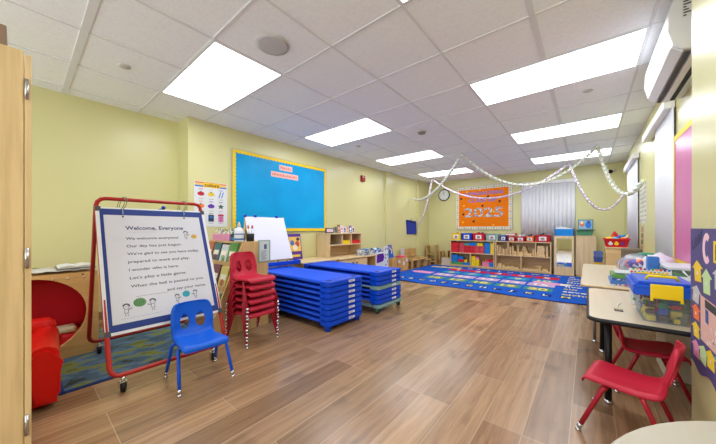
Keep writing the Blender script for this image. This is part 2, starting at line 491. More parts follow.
# ------------------------------------------------------------------ moulded children's chairs
def smooth_curve(pts, n):
    out = []
    m = len(pts)
    for i in range(n+1):
        t = i/n*(m-1); k = min(int(t), m-2); f = t-k
        p0, p1, p2, p3 = pts[max(k-1, 0)], pts[k], pts[k+1], pts[min(k+2, m-1)]
        out.append(tuple(.5*((2*b) + (c-a)*f + (2*a-5*b+4*c-d)*f*f + (3*b-a-3*c+d)*f**3) for a, b, c, d in zip(p0, p1, p2, p3)))
    return out
def chair_shell(bm):
    prof = [(.152, .236, .122), (.150, .254, .134), (.132, .266, .140), (.075, .263, .138), (.0, .256, .131), (-.065, .256, .129),
            (-.112, .268, .130), (-.140, .305, .132), (-.153, .345, .134), (-.165, .39, .132), (-.175, .435, .126), (-.181, .468, .108), (-.182, .482, .080)]
    nu, nv = 64, 32
    c = smooth_curve(prof, nu)
    grid = []
    for i, (x, z, hw) in enumerate(c):
        a = c[max(i-1, 0)]; d = c[min(i+1, nu)]
        tx, tz = d[0]-a[0], d[1]-a[1]; l = math.hypot(tx, tz) or 1
        nx, nz = -tz/l, tx/l
        if nz < 0 or (nx < 0 and abs(nz) < .3): nx, nz = -nx, -nz
        if tz > 0 and nx < 0: nx, nz = -nx, -nz
        row = []
        back = min(1, max(0, (z-.27)/.06)) if x < -.05 else 0
        for j in range(nv+1):
            t = -1 + 2*j/nv
            off = (.014 + .022*back)*t*t - .022*max(0, (abs(t)-.86)/.14)**1.5
            if x > .12: off *= max(0, 1-(x-.12)/.03)
            row.append(bm.verts.new((x+nx*off, hw*t, z+nz*off)))
        grid.append(row)
    holes = [(-.050, .350), (.050, .350)]
    def d2(y, z):
        return min(((abs(y-cy) - 0)/(.030))**2 + ((z-cz)/.048)**2 for cy, cz in holes)
    for i in range(nu):
        for j in range(nv):
            q = (grid[i][j], grid[i+1][j], grid[i+1][j+1], grid[i][j+1])
            my = sum(v.co.y for v in q)/4; mz = sum(v.co.z for v in q)/4; mx = sum(v.co.x for v in q)/4
            if mx < -.10 and mz > .285 and d2(my, mz) < 1: continue
            f = bm.faces.new(q); f.smooth = True
    for row in grid:
        for v in row:
            if v.co.x < -.10 and v.co.z > .28 and v.is_boundary and v.link_faces and abs(v.co.y) < .09 and v.co.z < .43:
                for cy, cz in holes:
                    d = math.sqrt(((v.co.y-cy)/.030)**2 + ((v.co.z-cz)/.048)**2)
                    if .4 < d < 1.8:
                        v.co.y = cy + (v.co.y-cy)/d; v.co.z = cz + (v.co.z-cz)/d
    for v in [v for v in bm.verts if not v.link_faces]: bm.verts.remove(v)
def make_chair(shell_mat, leg_mat, label, group=None):
    t = thing('classroom_chair', label, 'chair', (0, 0, 0), group)
    b = B(); chair_shell(b.bm)
    solidify(b.build('seat_shell', shell_mat, t, local=True), .006, -.2)
    b = B()
    for x in (.062, -.062):
        b.tube([(x, -.128, .2395), (x, 0, .243), (x, .128, .2395)], .0095, 0, 10)
    b.tube([(.062, -.06, .24), (-.062, -.06, .24)], .008).tube([(.062, .06, .24), (-.062, .06, .24)], .008)
    b.build('seat_frame', leg_mat, t, local=True)
    for sx in (1, -1):
        for sy in (1, -1):
            p0 = Vector((sx*.062, sy*.128, .2395)); p1 = Vector((sx*.073, sy*.142, .228)); p2 = Vector((sx*.155, sy*.157, .026))
            lg = B().tube([p0, (p0+p1)/2 + Vector((0, sy*.003, .002)), p1, p1.lerp(p2, .5), p2], .0102, 0, 10).build('leg', leg_mat, t, local=True)
            d = (p2-p1).normalized()
            B().tube([p2-d*.012, p2, p2+d*.010], [.0112, .0118, .0105], 0, 10).lathe([(.0125, 0), (.0125, .006), (.008, .014)], (p2.x+d.x*.014, p2.y+d.y*.014, 0), 0, 12).build('glide', CHROME, lg, local=True)
    return t
RED_SHELL = P(186, 30, 56, .42, var=.04, bump=.03, bscale=300)
RED_TUBE = P(160, 22, 42, .35)
BLUE_SHELL = P(0, 88, 206, .4, var=.04, bump=.03, bscale=300)
BLUE_TUBE = P(0, 78, 200, .32)
bc = make_chair(BLUE_SHELL, BLUE_TUBE, 'small blue moulded plastic chair standing in front of the easel')
bc.location = (-2.03, .775, 0); bc.rotation_euler.z = radians(-4)
rc = make_chair(RED_SHELL, RED_TUBE, 'red plastic chair with its seat out in the aisle, half behind the round table')
rc.location = (.150, 1.895, 0); rc.rotation_euler.z = radians(169)
dup(rc, (.285, 2.50, 0), radians(4), 'red plastic chair pushed in under the black edged table')
for k in range(6):
    dup(rc, (-2.36-.002*k, 1.355, .06*(5-k)), radians(4), 'red plastic chair, %s in the stack of six by the book display' % (ORD[k] if k < 5 else 'bottom one'), 'stacked red chairs')

# ------------------------------------------------------------------ stacking cots
COT = P(0, 70, 205, .42, var=.04)
COT_SHEET = P(0, 78, 220, .55, var=.05, bump=.05, bscale=120)
COT_GREY = P(124, 156, 160, .45)
LBL = P(232, 232, 236, .5, var=0)
def make_cot(mat, sheet, label, group):
    """1.36 long (x), .58 wide (y); local z 0..052"""
    t = thing('stacking_cot', label, 'cot', (0, 0, 0), group)
    for s in (1, -1):
        b = B()
        xo, xi = s*.68, s*.56
        r = .05
        pts = [(xi, -.29), (xo-s*r, -.29)] + [(xo-s*r+s*r*sin(a), -.29+r-r*cos(a)) for a in (pi/6, pi/3, pi/2)] + [(xo-s*r+s*r*cos(a), .29-r+r*sin(a)) for a in (0, pi/6, pi/3, pi/2)] + [(xi, .29)]
        b.prism([(x, y, .004) for x, y in pts], (0, 0, .048), 0, .006)
        e = b.build('end_frame', mat, t, local=True)
        for yy in (-.2, .2): B().box(s*.60-.022, yy-.035, .0515, s*.60+.022, yy+.035, .0526, 0).build('hand_slot', P(8, 26, 80, .7), e, local=True)
        for yy in (-.25, .25):
            B().lathe([(.022, 0), (.026, .006)], (s*.62, yy, -.0025), 0, 12).build('foot', mat, e, local=True)
        if s == 1:
            bb = B().box(.6795, .025, .019, .6812, .125, .042, 0).rect((.6816, .075, .022), Y, Z, -.042, .009, .03, .013, 1).rect((.6816, .075, .022), Y, Z, -.042, .002, .012, .005, 1)
            bb.build('name_label', [LBL, P(120, 90, 130, .6)], e, local=True)
    for yy in (-.265, .265):
        B().tube([(-.57, yy, .034), (.57, yy, .034)], .013, 0, 10).build('side_rail', mat, t, local=True)
    b = B()
    nx, ny = 14, 10
    g = [[b.bm.verts.new((-.575+1.15*i/nx, -.272+.544*j/ny, .047 - .006*sin(pi*i/nx)*sin(pi*j/ny))) for j in range(ny+1)] for i in range(nx+1)]
    for i in range(nx):
        for j in range(ny): b.bm.faces.new((g[i][j], g[i+1][j], g[i+1][j+1], g[i][j+1])).smooth = True
    solidify(b.build('sheet', sheet, t, local=True), .003)
    return t
PITCH = .0545
cot = make_cot(COT, COT_SHEET, '', 'cots in the tall stack')
for k in range(8):
    o = cot if k == 0 else dup(cot, (0, 0, 0))
    o.location = (-2.59, 2.145, .05+PITCH*(7-k)); o.scale.y = .93
    tag(o, 'blue stacking cot, %s in the stack of eight beside the red chairs' % (ORD[k] if k < 7 else 'the lowest, on feet'), None, 'cots in the stack beside the red chairs')
for sx in (1, -1):
    for sy in (1, -1):
        B().lathe([(.030, -.05), (.036, -.01), (.036, .004)], (sx*.62, sy*.24, 0), 0, 14).build('leg', COT, o, local=True)
gcot = make_cot(COT_GREY, COT_SHEET, '', None)
P2 = .0545
for k in range(7):
    if k == 3: o = gcot
    else: o = dup(cot, (0, 0, 0))
    o.location = (-2.555, 2.915, .112+P2*(6-k)); o.scale.y = .93
    if k == 3: tag(o, 'grey green ended cot in the middle of the rolling stack', None, 'cots on the wheeled dolly')
    else: tag(o, 'blue stacking cot, %s of the seven on the wheeled dolly' % ORD[k], None, 'cots on the wheeled dolly')
t = thing('cot_dolly', 'grey green wheeled dolly carrying the second stack of cots', 'dolly', (-2.555, 2.915, 0))
b = B()
for s in (1, -1): b.box(-2.555+s*.64-.045, 2.915-.27, .065, -2.555+s*.64+.045, 2.915+.27, .105, 0, .012)
b.box(-3.17, 2.66, .07, -1.98, 2.70, .10).box(-3.17, 3.11, .07, -1.98, 3.15, .10)
b.build('frame', COT_GREY, t)
for sx in (1, -1):
    for sy in (1, -1):
        cx, cy = -2.555+sx*.64, 2.915+sy*.235
        c = B().box(cx-.014, cy-.016, .03, cx+.014, cy-.011, .066).box(cx-.014, cy+.011, .03, cx+.014, cy+.016, .066).cyl((cx, cy, .056), (cx, cy, .066), .014).build('caster', P(70, 120, 90, .4), t)
        B().lathe([(.014, -.010), (.026, -.009), (.028, 0), (.026, .009), (.014, .010)], (cx, cy, .028), 0, 16, 'y').build('wheel', P(60, 62, 64, .5), c)

# ------------------------------------------------------------------ easel with chart
EZ = thing('rolling_easel', 'red tubular rolling easel holding the welcome chart, blue edged white board', 'easel', (-2.45, .69, 0))
TUBE = P(176, 40, 34, .35)
YA, YC = .345, 1.035
top = (-2.69, 1.19)
def u_frame(xb, dirx):
    """one leg frame: up from the bottom bar, rounded corners, to the top hinge bar"""
    pts = []
    zb, r = .105, .05
    lean = (top[0]-xb)/(top[1]-zb)
    def at(y, z): return (xb+lean*(z-zb), y, z)
    pts += [at(YA, top[1]-.03), at(YA, .7), at(YA, zb+r)]
    pts += [at(YA+r-r*cos(a), zb+r-r*sin(a)) for a in (pi/6, pi/3)] + [at(YA+r, zb)]
    pts += [at((YA+YC)/2, zb), at(YC-r, zb)] + [at(YC-r+r*sin(a), zb+r-r*cos(a)) for a in (pi/6, pi/3)] + [at(YC, zb+r)]
    pts += [at(YC, .7), at(YC, top[1]-.03)]
    return pts
B().tube(u_frame(-2.205, 1), .0135, 0, 10).build('front_frame', TUBE, EZ)
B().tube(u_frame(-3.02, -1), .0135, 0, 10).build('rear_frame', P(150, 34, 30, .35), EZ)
r = .05
B().tube([(top[0], YA, top[1]-.09), (top[0], YA, top[1]-.02)] + [(top[0], YA+r-r*cos(a), top[1]-.02+r*sin(a)) for a in (pi/6, pi/3, pi/2)] + [(top[0], YC-r+r*sin(a), top[1]-.02+r*cos(a)) for a in (0, pi/6, pi/3, pi/2)] + [(top[0], YC, top[1]-.09)], .0135, 0, 10).build('top_bar', TUBE, EZ)
STEEL = P(90, 90, 96, .35, .6)
for cx in (-2.205, -3.02):
    for cy in (.405, .94):
        c = B().cyl((cx, cy, .066), (cx, cy, .094), .011).box(cx-.018, cy-.02, .06, cx+.018, cy+.02, .068, 0, .003).box(cx-.012, cy-.021, .026, cx+.012, cy-.017, .064).box(cx-.012, cy+.017, .026, cx+.012, cy+.021, .064).build('caster', CHROME, EZ)
        B().lathe([(.010, -.013), (.030, -.012), (.0335, -.004), (.0335, .004), (.030, .012), (.010, .013)], (cx, cy, .034), 0, 18, 'y').build('wheel', BLACK, c)
# the board and everything on it: origin at the lower edge, U along y, V up the slope, W out of the face
p0 = Vector((-2.296, 0, .33)); p1 = Vector((-2.656, 0, 1.155))
V = (p1-p0).normalized(); W = Y.cross(V).normalized()
SL = (p1-p0).length
def bd(y, v, w=0): return p0 + V*v + W*w + Y*y
def slab(bb, y0, v0, y1, v1, w0, w1, m=0):
    pts = [bd(y0, v0, w0), bd(y1, v0, w0), bd(y1, v1, w0), bd(y0, v1, w0)]
    return bb.prism(pts, W*(w1-w0), m)
b = B()
slab(b, YA-.01, 0, YC+.01, SL, -.012, .002)
board = b.build('board', P(228, 230, 234, .3, var=.01), EZ)
b = B()
slab(b, YA+.010, .018, YC-.010, SL-.012, .002, .0035)
b.build('blue_border', P(36, 58, 132, .5, var=.03), board)
for y in (YA-.012, YC-.018):
    for v in (-.004, SL-.03): b = B(); slab(b, y, v, y+.03, v+.034, -.014, .006); b.build('corner_clamp', P(70, 74, 82, .4), board)
CH = thing('welcome_chart', 'white laminated welcome chart with song words hung by rings on the red easel', 'chart', bd(.69, .08, .01))
b = B()
PY0, PY1, PV0, PV1 = .374, .996, .062, SL-.062
nx = 10
slab(b, PY0, PV0, PY1, PV1, .004, .006)
sheet = b.build('sheet', P(210, 210, 219, .28, var=.01), CH)
PW, PH = PY1-PY0, PV1-PV0
def pt(fx, fy, w=.0066): return bd(PY0+PW*fx, PV0+PH*(1-fy), w)
b = B()
b.text('Welcome, Everyone', pt(.18, .15), Y, V, w=PW*.60, h=.030, m=0, bold=True)
for s, fx, fy, w in [('We welcome everyone!', .175, 0.250, .535), ('Our day has just begun.', .175, 0.326, .56), ("We're glad to see you here today,", .175, 0.402, .75), ('prepared to work and play.', .175, 0.478, .625), ('I wonder who is here.', .175, 0.554, .49), ("Let's play a little game.", .175, 0.630, .565), ('When the ball is passed to you', .175, 0.706, .745), ('and say your name.', .51, .780, .43)]:
    b.text(s, pt(fx, fy), Y, V, w=PW*w, h=.0195, m=1, bold=.009)
b.rect(pt(.215, .792), Y, V, 0, 0, PW*.30, .0016, 1)
b.rect(pt(.07, .965), Y, V, 0, 0, PW*.36, .001, 1)
b.rect(pt(.20, .175), Y, V, 0, 0, PW*.28, .0008, 1)
b.build('lettering', [P(44, 58, 112, .6, var=0), P(52, 54, 68, .6, var=0)], sheet)
# the little line drawings: children and balls
b = B()
def kid(b, fx, fy, s, armdir):
    o = pt(fx, fy)
    for k in range(12):
        a = 2*pi*k/12; a2 = 2*pi*(k+1)/12
        b.flat(o, Y, V, [(s*cos(a), s*1.05*sin(a)), (s*cos(a2), s*1.05*sin(a2)), (s*.84*cos(a2), s*.9*sin(a2)), (s*.84*cos(a), s*.9*sin(a))], 0)
    for k in range(6):
        a = pi*(.1+.14*k)
        b.disc(o + Y*(s*1.0*cos(a)) + V*(s*1.05*sin(a)), Y, V, s*.32, s*.28, 0, 8)
    b.disc(o + Y*s*.3 + V*s*.1, Y, V, s*.1, s*.12, 0, 6).disc(o - Y*s*.3 + V*s*.1, Y, V, s*.1, s*.12, 0, 6)
    def stroke(x0, y0, x1, y1):
        d = Vector((x1-x0, y1-y0)); n = Vector((-d.y, d.x)).normalized()*.0011
        b.flat(o, Y, V, [(x0+n.x, y0+n.y), (x0-n.x, y0-n.y), (x1-n.x, y1-n.y), (x1+n.x, y1+n.y)], 0)
    for q in [(-s*.5, -s, -s*.7, -s*2.4), (s*.5, -s, s*.6, -s*2.4), (-s*.7, -s*2.4, s*.6, -s*2.4), (-s*.35, -s*2.4, -s*.4, -s*3.5), (s*.3, -s*2.4, s*.35, -s*3.5), (-s*.4, -s*3.5, -s*.05, -s*3.5), (s*.35, -s*3.5, s*.7, -s*3.5),
              (s*.5*armdir, -s*1.2, s*1.9*armdir, -s*.5), (s*.5*armdir, -s*1.5, s*1.9*armdir, -s*.9)]: stroke(*q)
kid(b, .12, .865, .017, 1); kid(b, .355, .855, .017, -1)
kid(b, .60, .845, .0135, 1); kid(b, .80, .83, .0135, -1)
kid(b, .80, .19, .015, 1)
b.disc(pt(.24, .845), Y, V, .036, .030, 1, 18).disc(pt(.70, .835), Y, V, .026, .024, 2, 18).disc(pt(.895, .23), Y, V, .021, .018, 3, 16)
for k in range(5):
    b.rect(pt(.24, .845)+Y*(-.028+.012*k), Y, V, -.001, -.02, .001, .02, 0)
b.build('drawing', [P(50, 52, 60, .6, var=0), P(96, 148, 96, .6, var=.15, scale=80), P(52, 158, 178, .6, var=.1, scale=80), P(196, 158, 60, .6)], sheet)
for y in (.480, .880):
    for dy in (0, .012):
        c = bd(y+dy*.6, SL-.06, 0) + V*.06
        ctr = Vector((top[0], y+dy, top[1]-.002)) + Vector((.012, 0, 0))
        B().tube([ctr + .052*(cos(2*pi*k/24)*Vector((.94, .1, -.32)) + sin(2*pi*k/24)*Vector((.25, .3, .9))) for k in range(24)], .0022, 0, 6, True).build('metal_ring', P(120, 118, 112, .3, .8), CH)
    q = bd(y, PV1-.012, .0066)
    B().tube([q, q+V*.05+W*.012], .0014, 0, 6).build('ring_link', CHROME, CH)
    B().tube([q-W*.002, q+W*.003], .006, 0, 10).build('eyelet', P(70, 66, 64, .4, .5), CH)
ez = Vector((top[0]+.0, .735, top[1]-.055))
t = thing('binder_clip', 'small blue clip on the top edge of the welcome board', 'clip', bd(.735, SL, 0))
c0 = bd(.735, SL+.006, -.004)
B().tube([c0-Y*.028-V*.004, c0-Y*.01, c0+Y*.006+V*.016], .004, 0, 8).build('spring_arm', P(26, 60, 150, .4), t)
B().ball(c0+Y*.010+V*.014, .0155, 0, (1, 1, 1.1), 2).build('jaw', P(26, 66, 168, .35), t)

# ------------------------------------------------------------------ near left: tall cabinet, red armchair, reading nook, small rug
t = thing('tall_cabinet', 'tall light wood cabinet at the edge of the room with steel hinges', 'cabinet', (-2.10, -.35, 0))
CABW = wood(232, 200, 148, 2)
B().box(-2.28, -.75, 0, -1.93, .012, 1.79, 0, .003).build('body', CABW, t)
d = B().box(-2.278, .014, .03, -1.928, .034, 1.775, 0, .002).build('door', CABW, t)
for z in (1.62, .87, .13):
    B().cyl((-1.921, .020, z-.045), (-1.921, .020, z+.045), .0065, seg=10).build('hinge', CHROME, d)
t = thing('picture_box', 'brown box with a green print standing on the tall cabinet', 'box', (-2.05, -.1, 1.79))
B().box(-2.20, -.17, 1.79, -1.95, -.036, 1.885, 0, .004).build('carton', P(150, 124, 104, .7), t)
B().box(-1.9505, -.16, 1.797, -1.9485, -.085, 1.835).build('printed_panel', patches([(40, 110, 60), (90, 150, 70), (30, 70, 50)], 60), t)

t = thing('child_armchair', 'red vinyl child armchair between the tall cabinet and the easel', 'armchair', (-2.62, -.18, 0))
VIN = P(206, 14, 10, .32, var=.05, bump=.04, bscale=40)
M4 = Matrix.Translation((-2.61, -.125, 0)) @ Matrix.Rotation(radians(-3), 4, 'Z')
def vin(bb, name): return bb.move(M4).build(name, VIN, t)
vin(B().box(-.27, -.29, .03, .25, .29, .22, 0, .03, 3), 'seat_base')
vin(B().box(-.16, -.17, .222, .24, .17, .29, 0, .028, 3), 'cushion')
for s in (1, -1):
    bb = B()
    prof = [(s*.175, .03), (s*.275, .03), (s*.28, .26)] + [(s*(.225+.062*cos(a)), .295+.055*sin(a)) for a in (-.3, .2, .7, 1.2, 1.57, 2.0, 2.5, 3.0, 3.4)] + [(s*.178, .26)]
    bb.prism([(-.25, y, z) for y, z in prof], (.56, 0, 0), 0, .02)
    vin(bb, 'arm')
bb = B().box(-.33, -.275, .03, -.19, .275, .395, 0, .055, 4)
vin(bb, 'backrest')
for x in (-2.85, -2.39):
    for y in (-.33, .10): B().cyl((x, y, 0), (x, y, .035), .018, .022).build('foot', BLACK, t)

# rug under the easel
GR_RUG = thing('play_rug', 'small blue and olive patterned rug under the easel', 'rug', (-3.05, .75, 0))
rugm = bpy.data.materials.new('woven_print'); rugm.use_nodes = True
nt = rugm.node_tree; bs = nt.nodes['Principled BSDF']; bs.inputs['Roughness'].default_value = .95
tc = nt.nodes.new('ShaderNodeTexCoord'); nz = nt.nodes.new('ShaderNodeTexNoise'); nz.inputs['Scale'].default_value = 5.5; nz.inputs['Detail'].default_value = 3
mp = nt.nodes.new('ShaderNodeMapping'); mp.inputs['Scale'].default_value = (1.6, .9, 1)
nt.links.new(tc.outputs['Object'], mp.inputs[0]); nt.links.new(mp.outputs[0], nz.inputs['Vector'])
rp = nt.nodes.new('ShaderNodeValToRGB'); rp.color_ramp.interpolation = 'CONSTANT'
for q, (p, c) in enumerate([(0, (52, 60, 50)), (.36, (70, 98, 120)), (.50, (88, 118, 148)), (.56, (122, 132, 62)), (.66, (96, 92, 48))]):
    e = rp.color_ramp.elements[q] if q < 2 else rp.color_ramp.elements.new(p)
    e.position = p; e.color = L3(c)
nt.links.new(nz.outputs['Fac'], rp.inputs[0]); nt.links.new(rp.outputs[0], bs.inputs['Base Color'])
B().box(-3.75, .17, 0, -2.46, 1.10, .008, 0, .002).build('pile', rugm, GR_RUG)
B().box(-2.475, .16, 0, -2.445, 1.11, .0095, 0, .003).box(-3.76, .15, 0, -2.445, .175, .0095, 0, .003).box(-3.76, 1.095, 0, -2.445, 1.115, .0095, 0, .003).build('edge_binding', P(36, 60, 118, .9), GR_RUG)

# reading nook: wooden cube with a round opening
t = thing('reading_nook', 'wooden reading cube with a big round opening behind the red armchair', 'play furniture', (-3.4, .05, .01))
b = B()
cy, cz, R = .04, .35, .31
xo, xi = -3.08, -3.135
n = 40
yb0, yb1, zb0, zb1 = -.45, .41, .012, .66
outer, inner = [], []
for k in range(n):
    a = 2*pi*k/n
    dx, dz = cos(a), sin(a)
    s = min(((yb1-cy)/dx if dx > 0 else (yb0-cy)/dx) if abs(dx) > 1e-6 else 9, ((zb1-cz)/dz if dz > 0 else (zb0-cz)/dz) if abs(dz) > 1e-6 else 9)
    outer.append((cy+dx*s, cz+dz*s)); inner.append((cy+dx*R*.98, cz+dz*R*.92))
vo = [[b.bm.verts.new((x, y, z)) for y, z in outer] for x in (xo, xi)]
vi = [[b.bm.verts.new((x, y, z)) for y, z in inner] for x in (xo, xi)]
for k in range(n):
    j = (k+1) % n
    b.bm.faces.new((vo[0][k], vo[0][j], vi[0][j], vi[0][k])); b.bm.faces.new((vo[1][k], vi[1][k], vi[1][j], vo[1][j]))
    b.bm.faces.new((vi[0][k], vi[0][j], vi[1][j], vi[1][k])); b.bm.faces.new((vo[0][k], vo[1][k], vo[1][j], vo[0][j]))
for q in [(yb0, zb0), (yb1, zb0), (yb1, zb1), (yb0, zb1)]:
    pass
NOOK = wood(228, 188, 122, 1)
b.build('front_panel', NOOK, t)
B().box(-3.70, yb0, zb1-.02, xi-.001, yb1, zb1).build('top_panel', NOOK, t)
for ya in (yb0, yb1-.02): B().box(-3.70, ya, .012, xi-.001, ya+.02, zb1-.021).build('side_panel', NOOK, t)
B().box(-3.725, yb0, .012, -3.701, yb1, zb1).build('back_panel', NOOK, t)
for y, z in ((.16, .625), (.235, .62), (.325, .62)):
    B().cyl((xo-.002, y, z), (xo+.002, y, z), .011, seg=12).build('screw_cover', P(214, 190, 150, .5), t)
B().cyl((xo-.002, .318, .642), (xo+.0022, .318, .642), .006, seg=10).build('bolt', P(70, 60, 54, .4), t)
t = thing('cushion', 'red padded back cushion seen through the round opening', 'cushion', (-3.3, 0, .2))
B().box(-3.38, -.40, .19, -3.28, .37, .62, 0, .045, 3).build('padding', P(200, 16, 40, .5), t)
B().box(-3.36, -.40, .035, -3.12, .375, .185, 0, .04, 3).build('floor_cushion', P(206, 18, 34, .45), None, 'flat red cushion on the floor inside the reading cube', 'cushion')
B().box(-3.25, .16, .187, -3.13, .29, .235, 0, .02, 3).build('pillow', P(222, 210, 180, .8), None, 'small cream pillow just inside the round opening', 'pillow')
for k, (x, y0, y1, c, lab) in enumerate([(-3.42, -.35, .12, (120, 150, 96), 'green folder lying on the reading cube, beside the tall cabinet'), (-3.3, .02, .40, (206, 204, 196), 'sheet of loose white paper lying on the reading cube')]):
    bb = B(); N = 14
    g = [[bb.bm.verts.new((x-.12+.34*i, y0+(y1-y0)*j/N, zb1+.006+.012*k+.008*sin(j*.9+k)**2)) for j in range(N+1)] for i in (0, 1)]
    for j in range(N): bb.bm.faces.new((g[0][j], g[1][j], g[1][j+1], g[0][j+1])).smooth = True
    o = bb.build('folder' if k == 0 else 'paper_sheet', P(*c, .6), None, lab, 'folder' if k == 0 else 'paper'); solidify(o, .004 if k else .010)
t = thing('open_book', 'open book with white pages on the reading cube next to the easel leg', 'book', (-3.2, .3, zb1+.02))
B().box(-3.36, .18, zb1+.026, -3.10, .40, zb1+.034, 0, .002).build('cover', P(120, 120, 112, .6), t)
bb = B(); bb.prism([(-3.35, .19, zb1+.035), (-3.35, .29, zb1+.037), (-3.35, .39, zb1+.035), (-3.35, .385, zb1+.046), (-3.35, .33, zb1+.055), (-3.35, .29, zb1+.044), (-3.35, .25, zb1+.056), (-3.35, .195, zb1+.046)], (.24, 0, 0))
bb.build('pages', P(214, 212, 206, .7), t)

# ------------------------------------------------------------------ book display behind the stacked chairs
t = thing('book_display', 'light wood sloping book display unit behind the stack of red chairs', 'bookcase', (-2.95, 1.4, 0))
side = [(1.09, 0), (1.09, .14), (1.14, .22), (1.40, .87), (1.68, .87), (1.68, 0)]
SIDEW = wood(218, 182, 126, 2)
B().prism([(-2.62, y, z) for y, z in side], (-.02, 0, 0)).build('side_panel', SIDEW, t)
B().prism([(-3.36, y, z) for y, z in side], (-.02, 0, 0)).build('side_panel', SIDEW, t)
def dy(z): return 1.14 + (z-.22)/.65*.26
for k, z in enumerate((.20, .42, .64)):
    y = dy(z)
    B().box(-3.36, y+.002, z-.03, -2.64, y+.07, z-.012).box(-3.36, y-.004, z-.03, -2.64, y+.004, z+.035).build('shelf', MAPLE, t)
B().prism([(-3.36, dy(.24)+.085, .10), (-3.36, 1.52, .862), (-3.36, 1.50, .862), (-3.36, dy(.24)+.065, .10)], (.72, 0, 0)).build('sloping_back', MAPLE, t)
B().box(-3.36, 1.40, .852, -2.64, 1.68, .872).build('top_shelf', MAPLE, t)
bookc = [(150, 176, 140), (196, 190, 170), (96, 130, 110), (60, 90, 140), (206, 196, 120), (120, 70, 90), (170, 196, 200), (190, 150, 90), (90, 150, 80), (200, 206, 210), (70, 110, 120), (186, 110, 80)]
bname = ['sage green', 'cream', 'dark green', 'navy', 'pale yellow', 'plum', 'pale blue', 'tan', 'leaf green', 'light grey', 'teal', 'rust']
k = 0
for tier, (z, wh) in enumerate(((.20, 'lowest tier'), (.42, 'middle tier'), (.64, 'upper tier'))):
    for i in range(4):
        x = -2.665-.175*i
        c = bookc[k]
        y = dy(z)+.012; hgt = .195 + .012*((k*7) % 3); lean = .055
        bb = B()
        bb.prism([(x-.155, y, z-.010), (x-.155, y+.018, z-.010), (x-.155, y+.018+lean, z+hgt), (x-.155, y+lean, z+hgt)], (.15, 0, 0), 0)
        o = thing('picture_book', '%s picture book facing out, %s of the sloping display' % (bname[k], wh), 'book', (x-.08, y, z-.01), 'books on the sloping display')
        bb.build('cover', P(*c, .4), o)
        nn = Vector((0, -(hgt+.01), lean)).normalized()
        vv = Vector((0, lean, hgt+.01)).normalized(); oo = Vector((x-.155, y, z-.010)) + nn*.0012
        q = bookc[(k*5+3) % 12]
        bb = B().rect(oo, X, vv, .02, .10, .13, .15, 0).disc(oo+X*.075+vv*.07, X, vv, .04, .035, 1).disc(oo+X*.09+vv*.055, X, vv, .02, .02, 2)
        bb.build('cover_print', [P(236, 232, 216, .5), P(*q, .5), P(*bookc[(k*7+5) % 12], .5)], o)
        k += 1
t = thing('notice_sheet', 'grey green framed notice clipped to the end of the book display', 'notice', (-2.6, 1.65, .6))
PS = Vector((-2.6185, 0, 0))
B().box(-2.619, 1.56, .655, -2.612, 1.70, .885, 0, .002).build('backing', P(150, 172, 164, .4), t)
bb = B().rect((-2.6115, 1.575, .668), Y, Z, 0, 0, .11, .205, 0).rect((-2.611, 1.625, .79), Y, Z, 0, 0, .03, .05, 1)
for i in range(9): bb.rect((-2.611, 1.590, .678+.0115*i), Y, Z, 0, 0, .05+.02*((i*5) % 3)/2, .004, 2)
bb.build('printed_sheet', [P(206, 220, 222, .5), P(74, 96, 130, .5), P(110, 118, 124, .5)], t)
# things on top of the display
t = thing('border_box', 'box of floral bulletin border strips, pink fronted, on the book display', 'box', (-3.1, 1.53, .873))
B().box(-3.33, 1.41, .873, -2.93, 1.56, .945, 0, .003).build('carton', P(226, 150, 190, .5), t)
bb = B().box(-3.33, 1.44, .946, -2.93, 1.55, 1.005, 0, .002)
bb.build('border_strips', patches([(232, 234, 228), (214, 226, 190), (90, 130, 90), (232, 234, 228), (120, 90, 150), (200, 210, 100), (228, 232, 232)], 55), t)
t = thing('tissue_pack', 'small dark blue printed box beside the glue bottle', 'box', (-2.8, 1.44, .873))
B().box(-2.90, 1.41, .873, -2.77, 1.50, .95, 0, .003).build('carton', P(40, 62, 92, .5), t)
B().rect((-2.7695, 1.42, .90), Y, Z, 0, 0, .07, .03, 0).rect((-2.90, 1.409, .885), X, Z, .02, 0, .11, .03, 0).build('print', P(40, 130, 190, .5), t)
t = thing('glue_bottle', 'white glue bottle with blue label standing on the book display', 'bottle', (-2.70, 1.40, .873))
B().lathe([(.044, 0), (.047, .008), (.047, .095), (.036, .125), (.018, .140), (.016, .150)], (-2.70, 1.40, .873), 0, 20).build('body', P(226, 230, 236, .35), t)
B().lathe([(.017, 0), (.017, .012), (.010, .030), (.006, .048)], (-2.70, 1.40, 1.0235), 0, 16).build('nozzle', P(222, 196, 150, .4), t)
B().lathe([(.0476, .018), (.0476, .034)], (-2.70, 1.40, .873), 0, 20).lathe([(.0476, .070), (.0476, .082)], (-2.70, 1.40, .873), 0, 20).build('label_print', P(60, 130, 196, .4), t)
t = thing('pencil_cup', 'black mesh pencil cup standing next to the glue bottle', 'cup', (-2.69, 1.515, .873))
bb = B().lathe([(.036, 0), (.040, .08), (.038, .08), (.034, .004)], (-2.69, 1.515, .873), 0, 18); bb.build('cup_wall', P(30, 32, 36, .6), t)
for i, (c, nm) in enumerate([((206, 60, 90), 'pink'), ((50, 120, 200), 'blue'), ((40, 44, 60), 'black'), ((220, 96, 60), 'orange')]):
    a = i*1.57+.4
    o = thing('marker_pen', '%s marker pen standing in the black mesh cup' % nm, 'pen', (-2.69, 1.515, .88), 'pens in the mesh cup')
    p = Vector((-2.69+.014*cos(a), 1.515+.014*sin(a), .880)); q = p + Vector((.012*cos(a), .012*sin(a), .125))
    B().tube([p, q], .0065, 0, 8).build('barrel', P(220, 220, 222, .4), o)
    B().tube([q, q+Vector((.002*cos(a), .002*sin(a), .032))], .0072, 0, 8).build('cap', P(*c, .4), o)

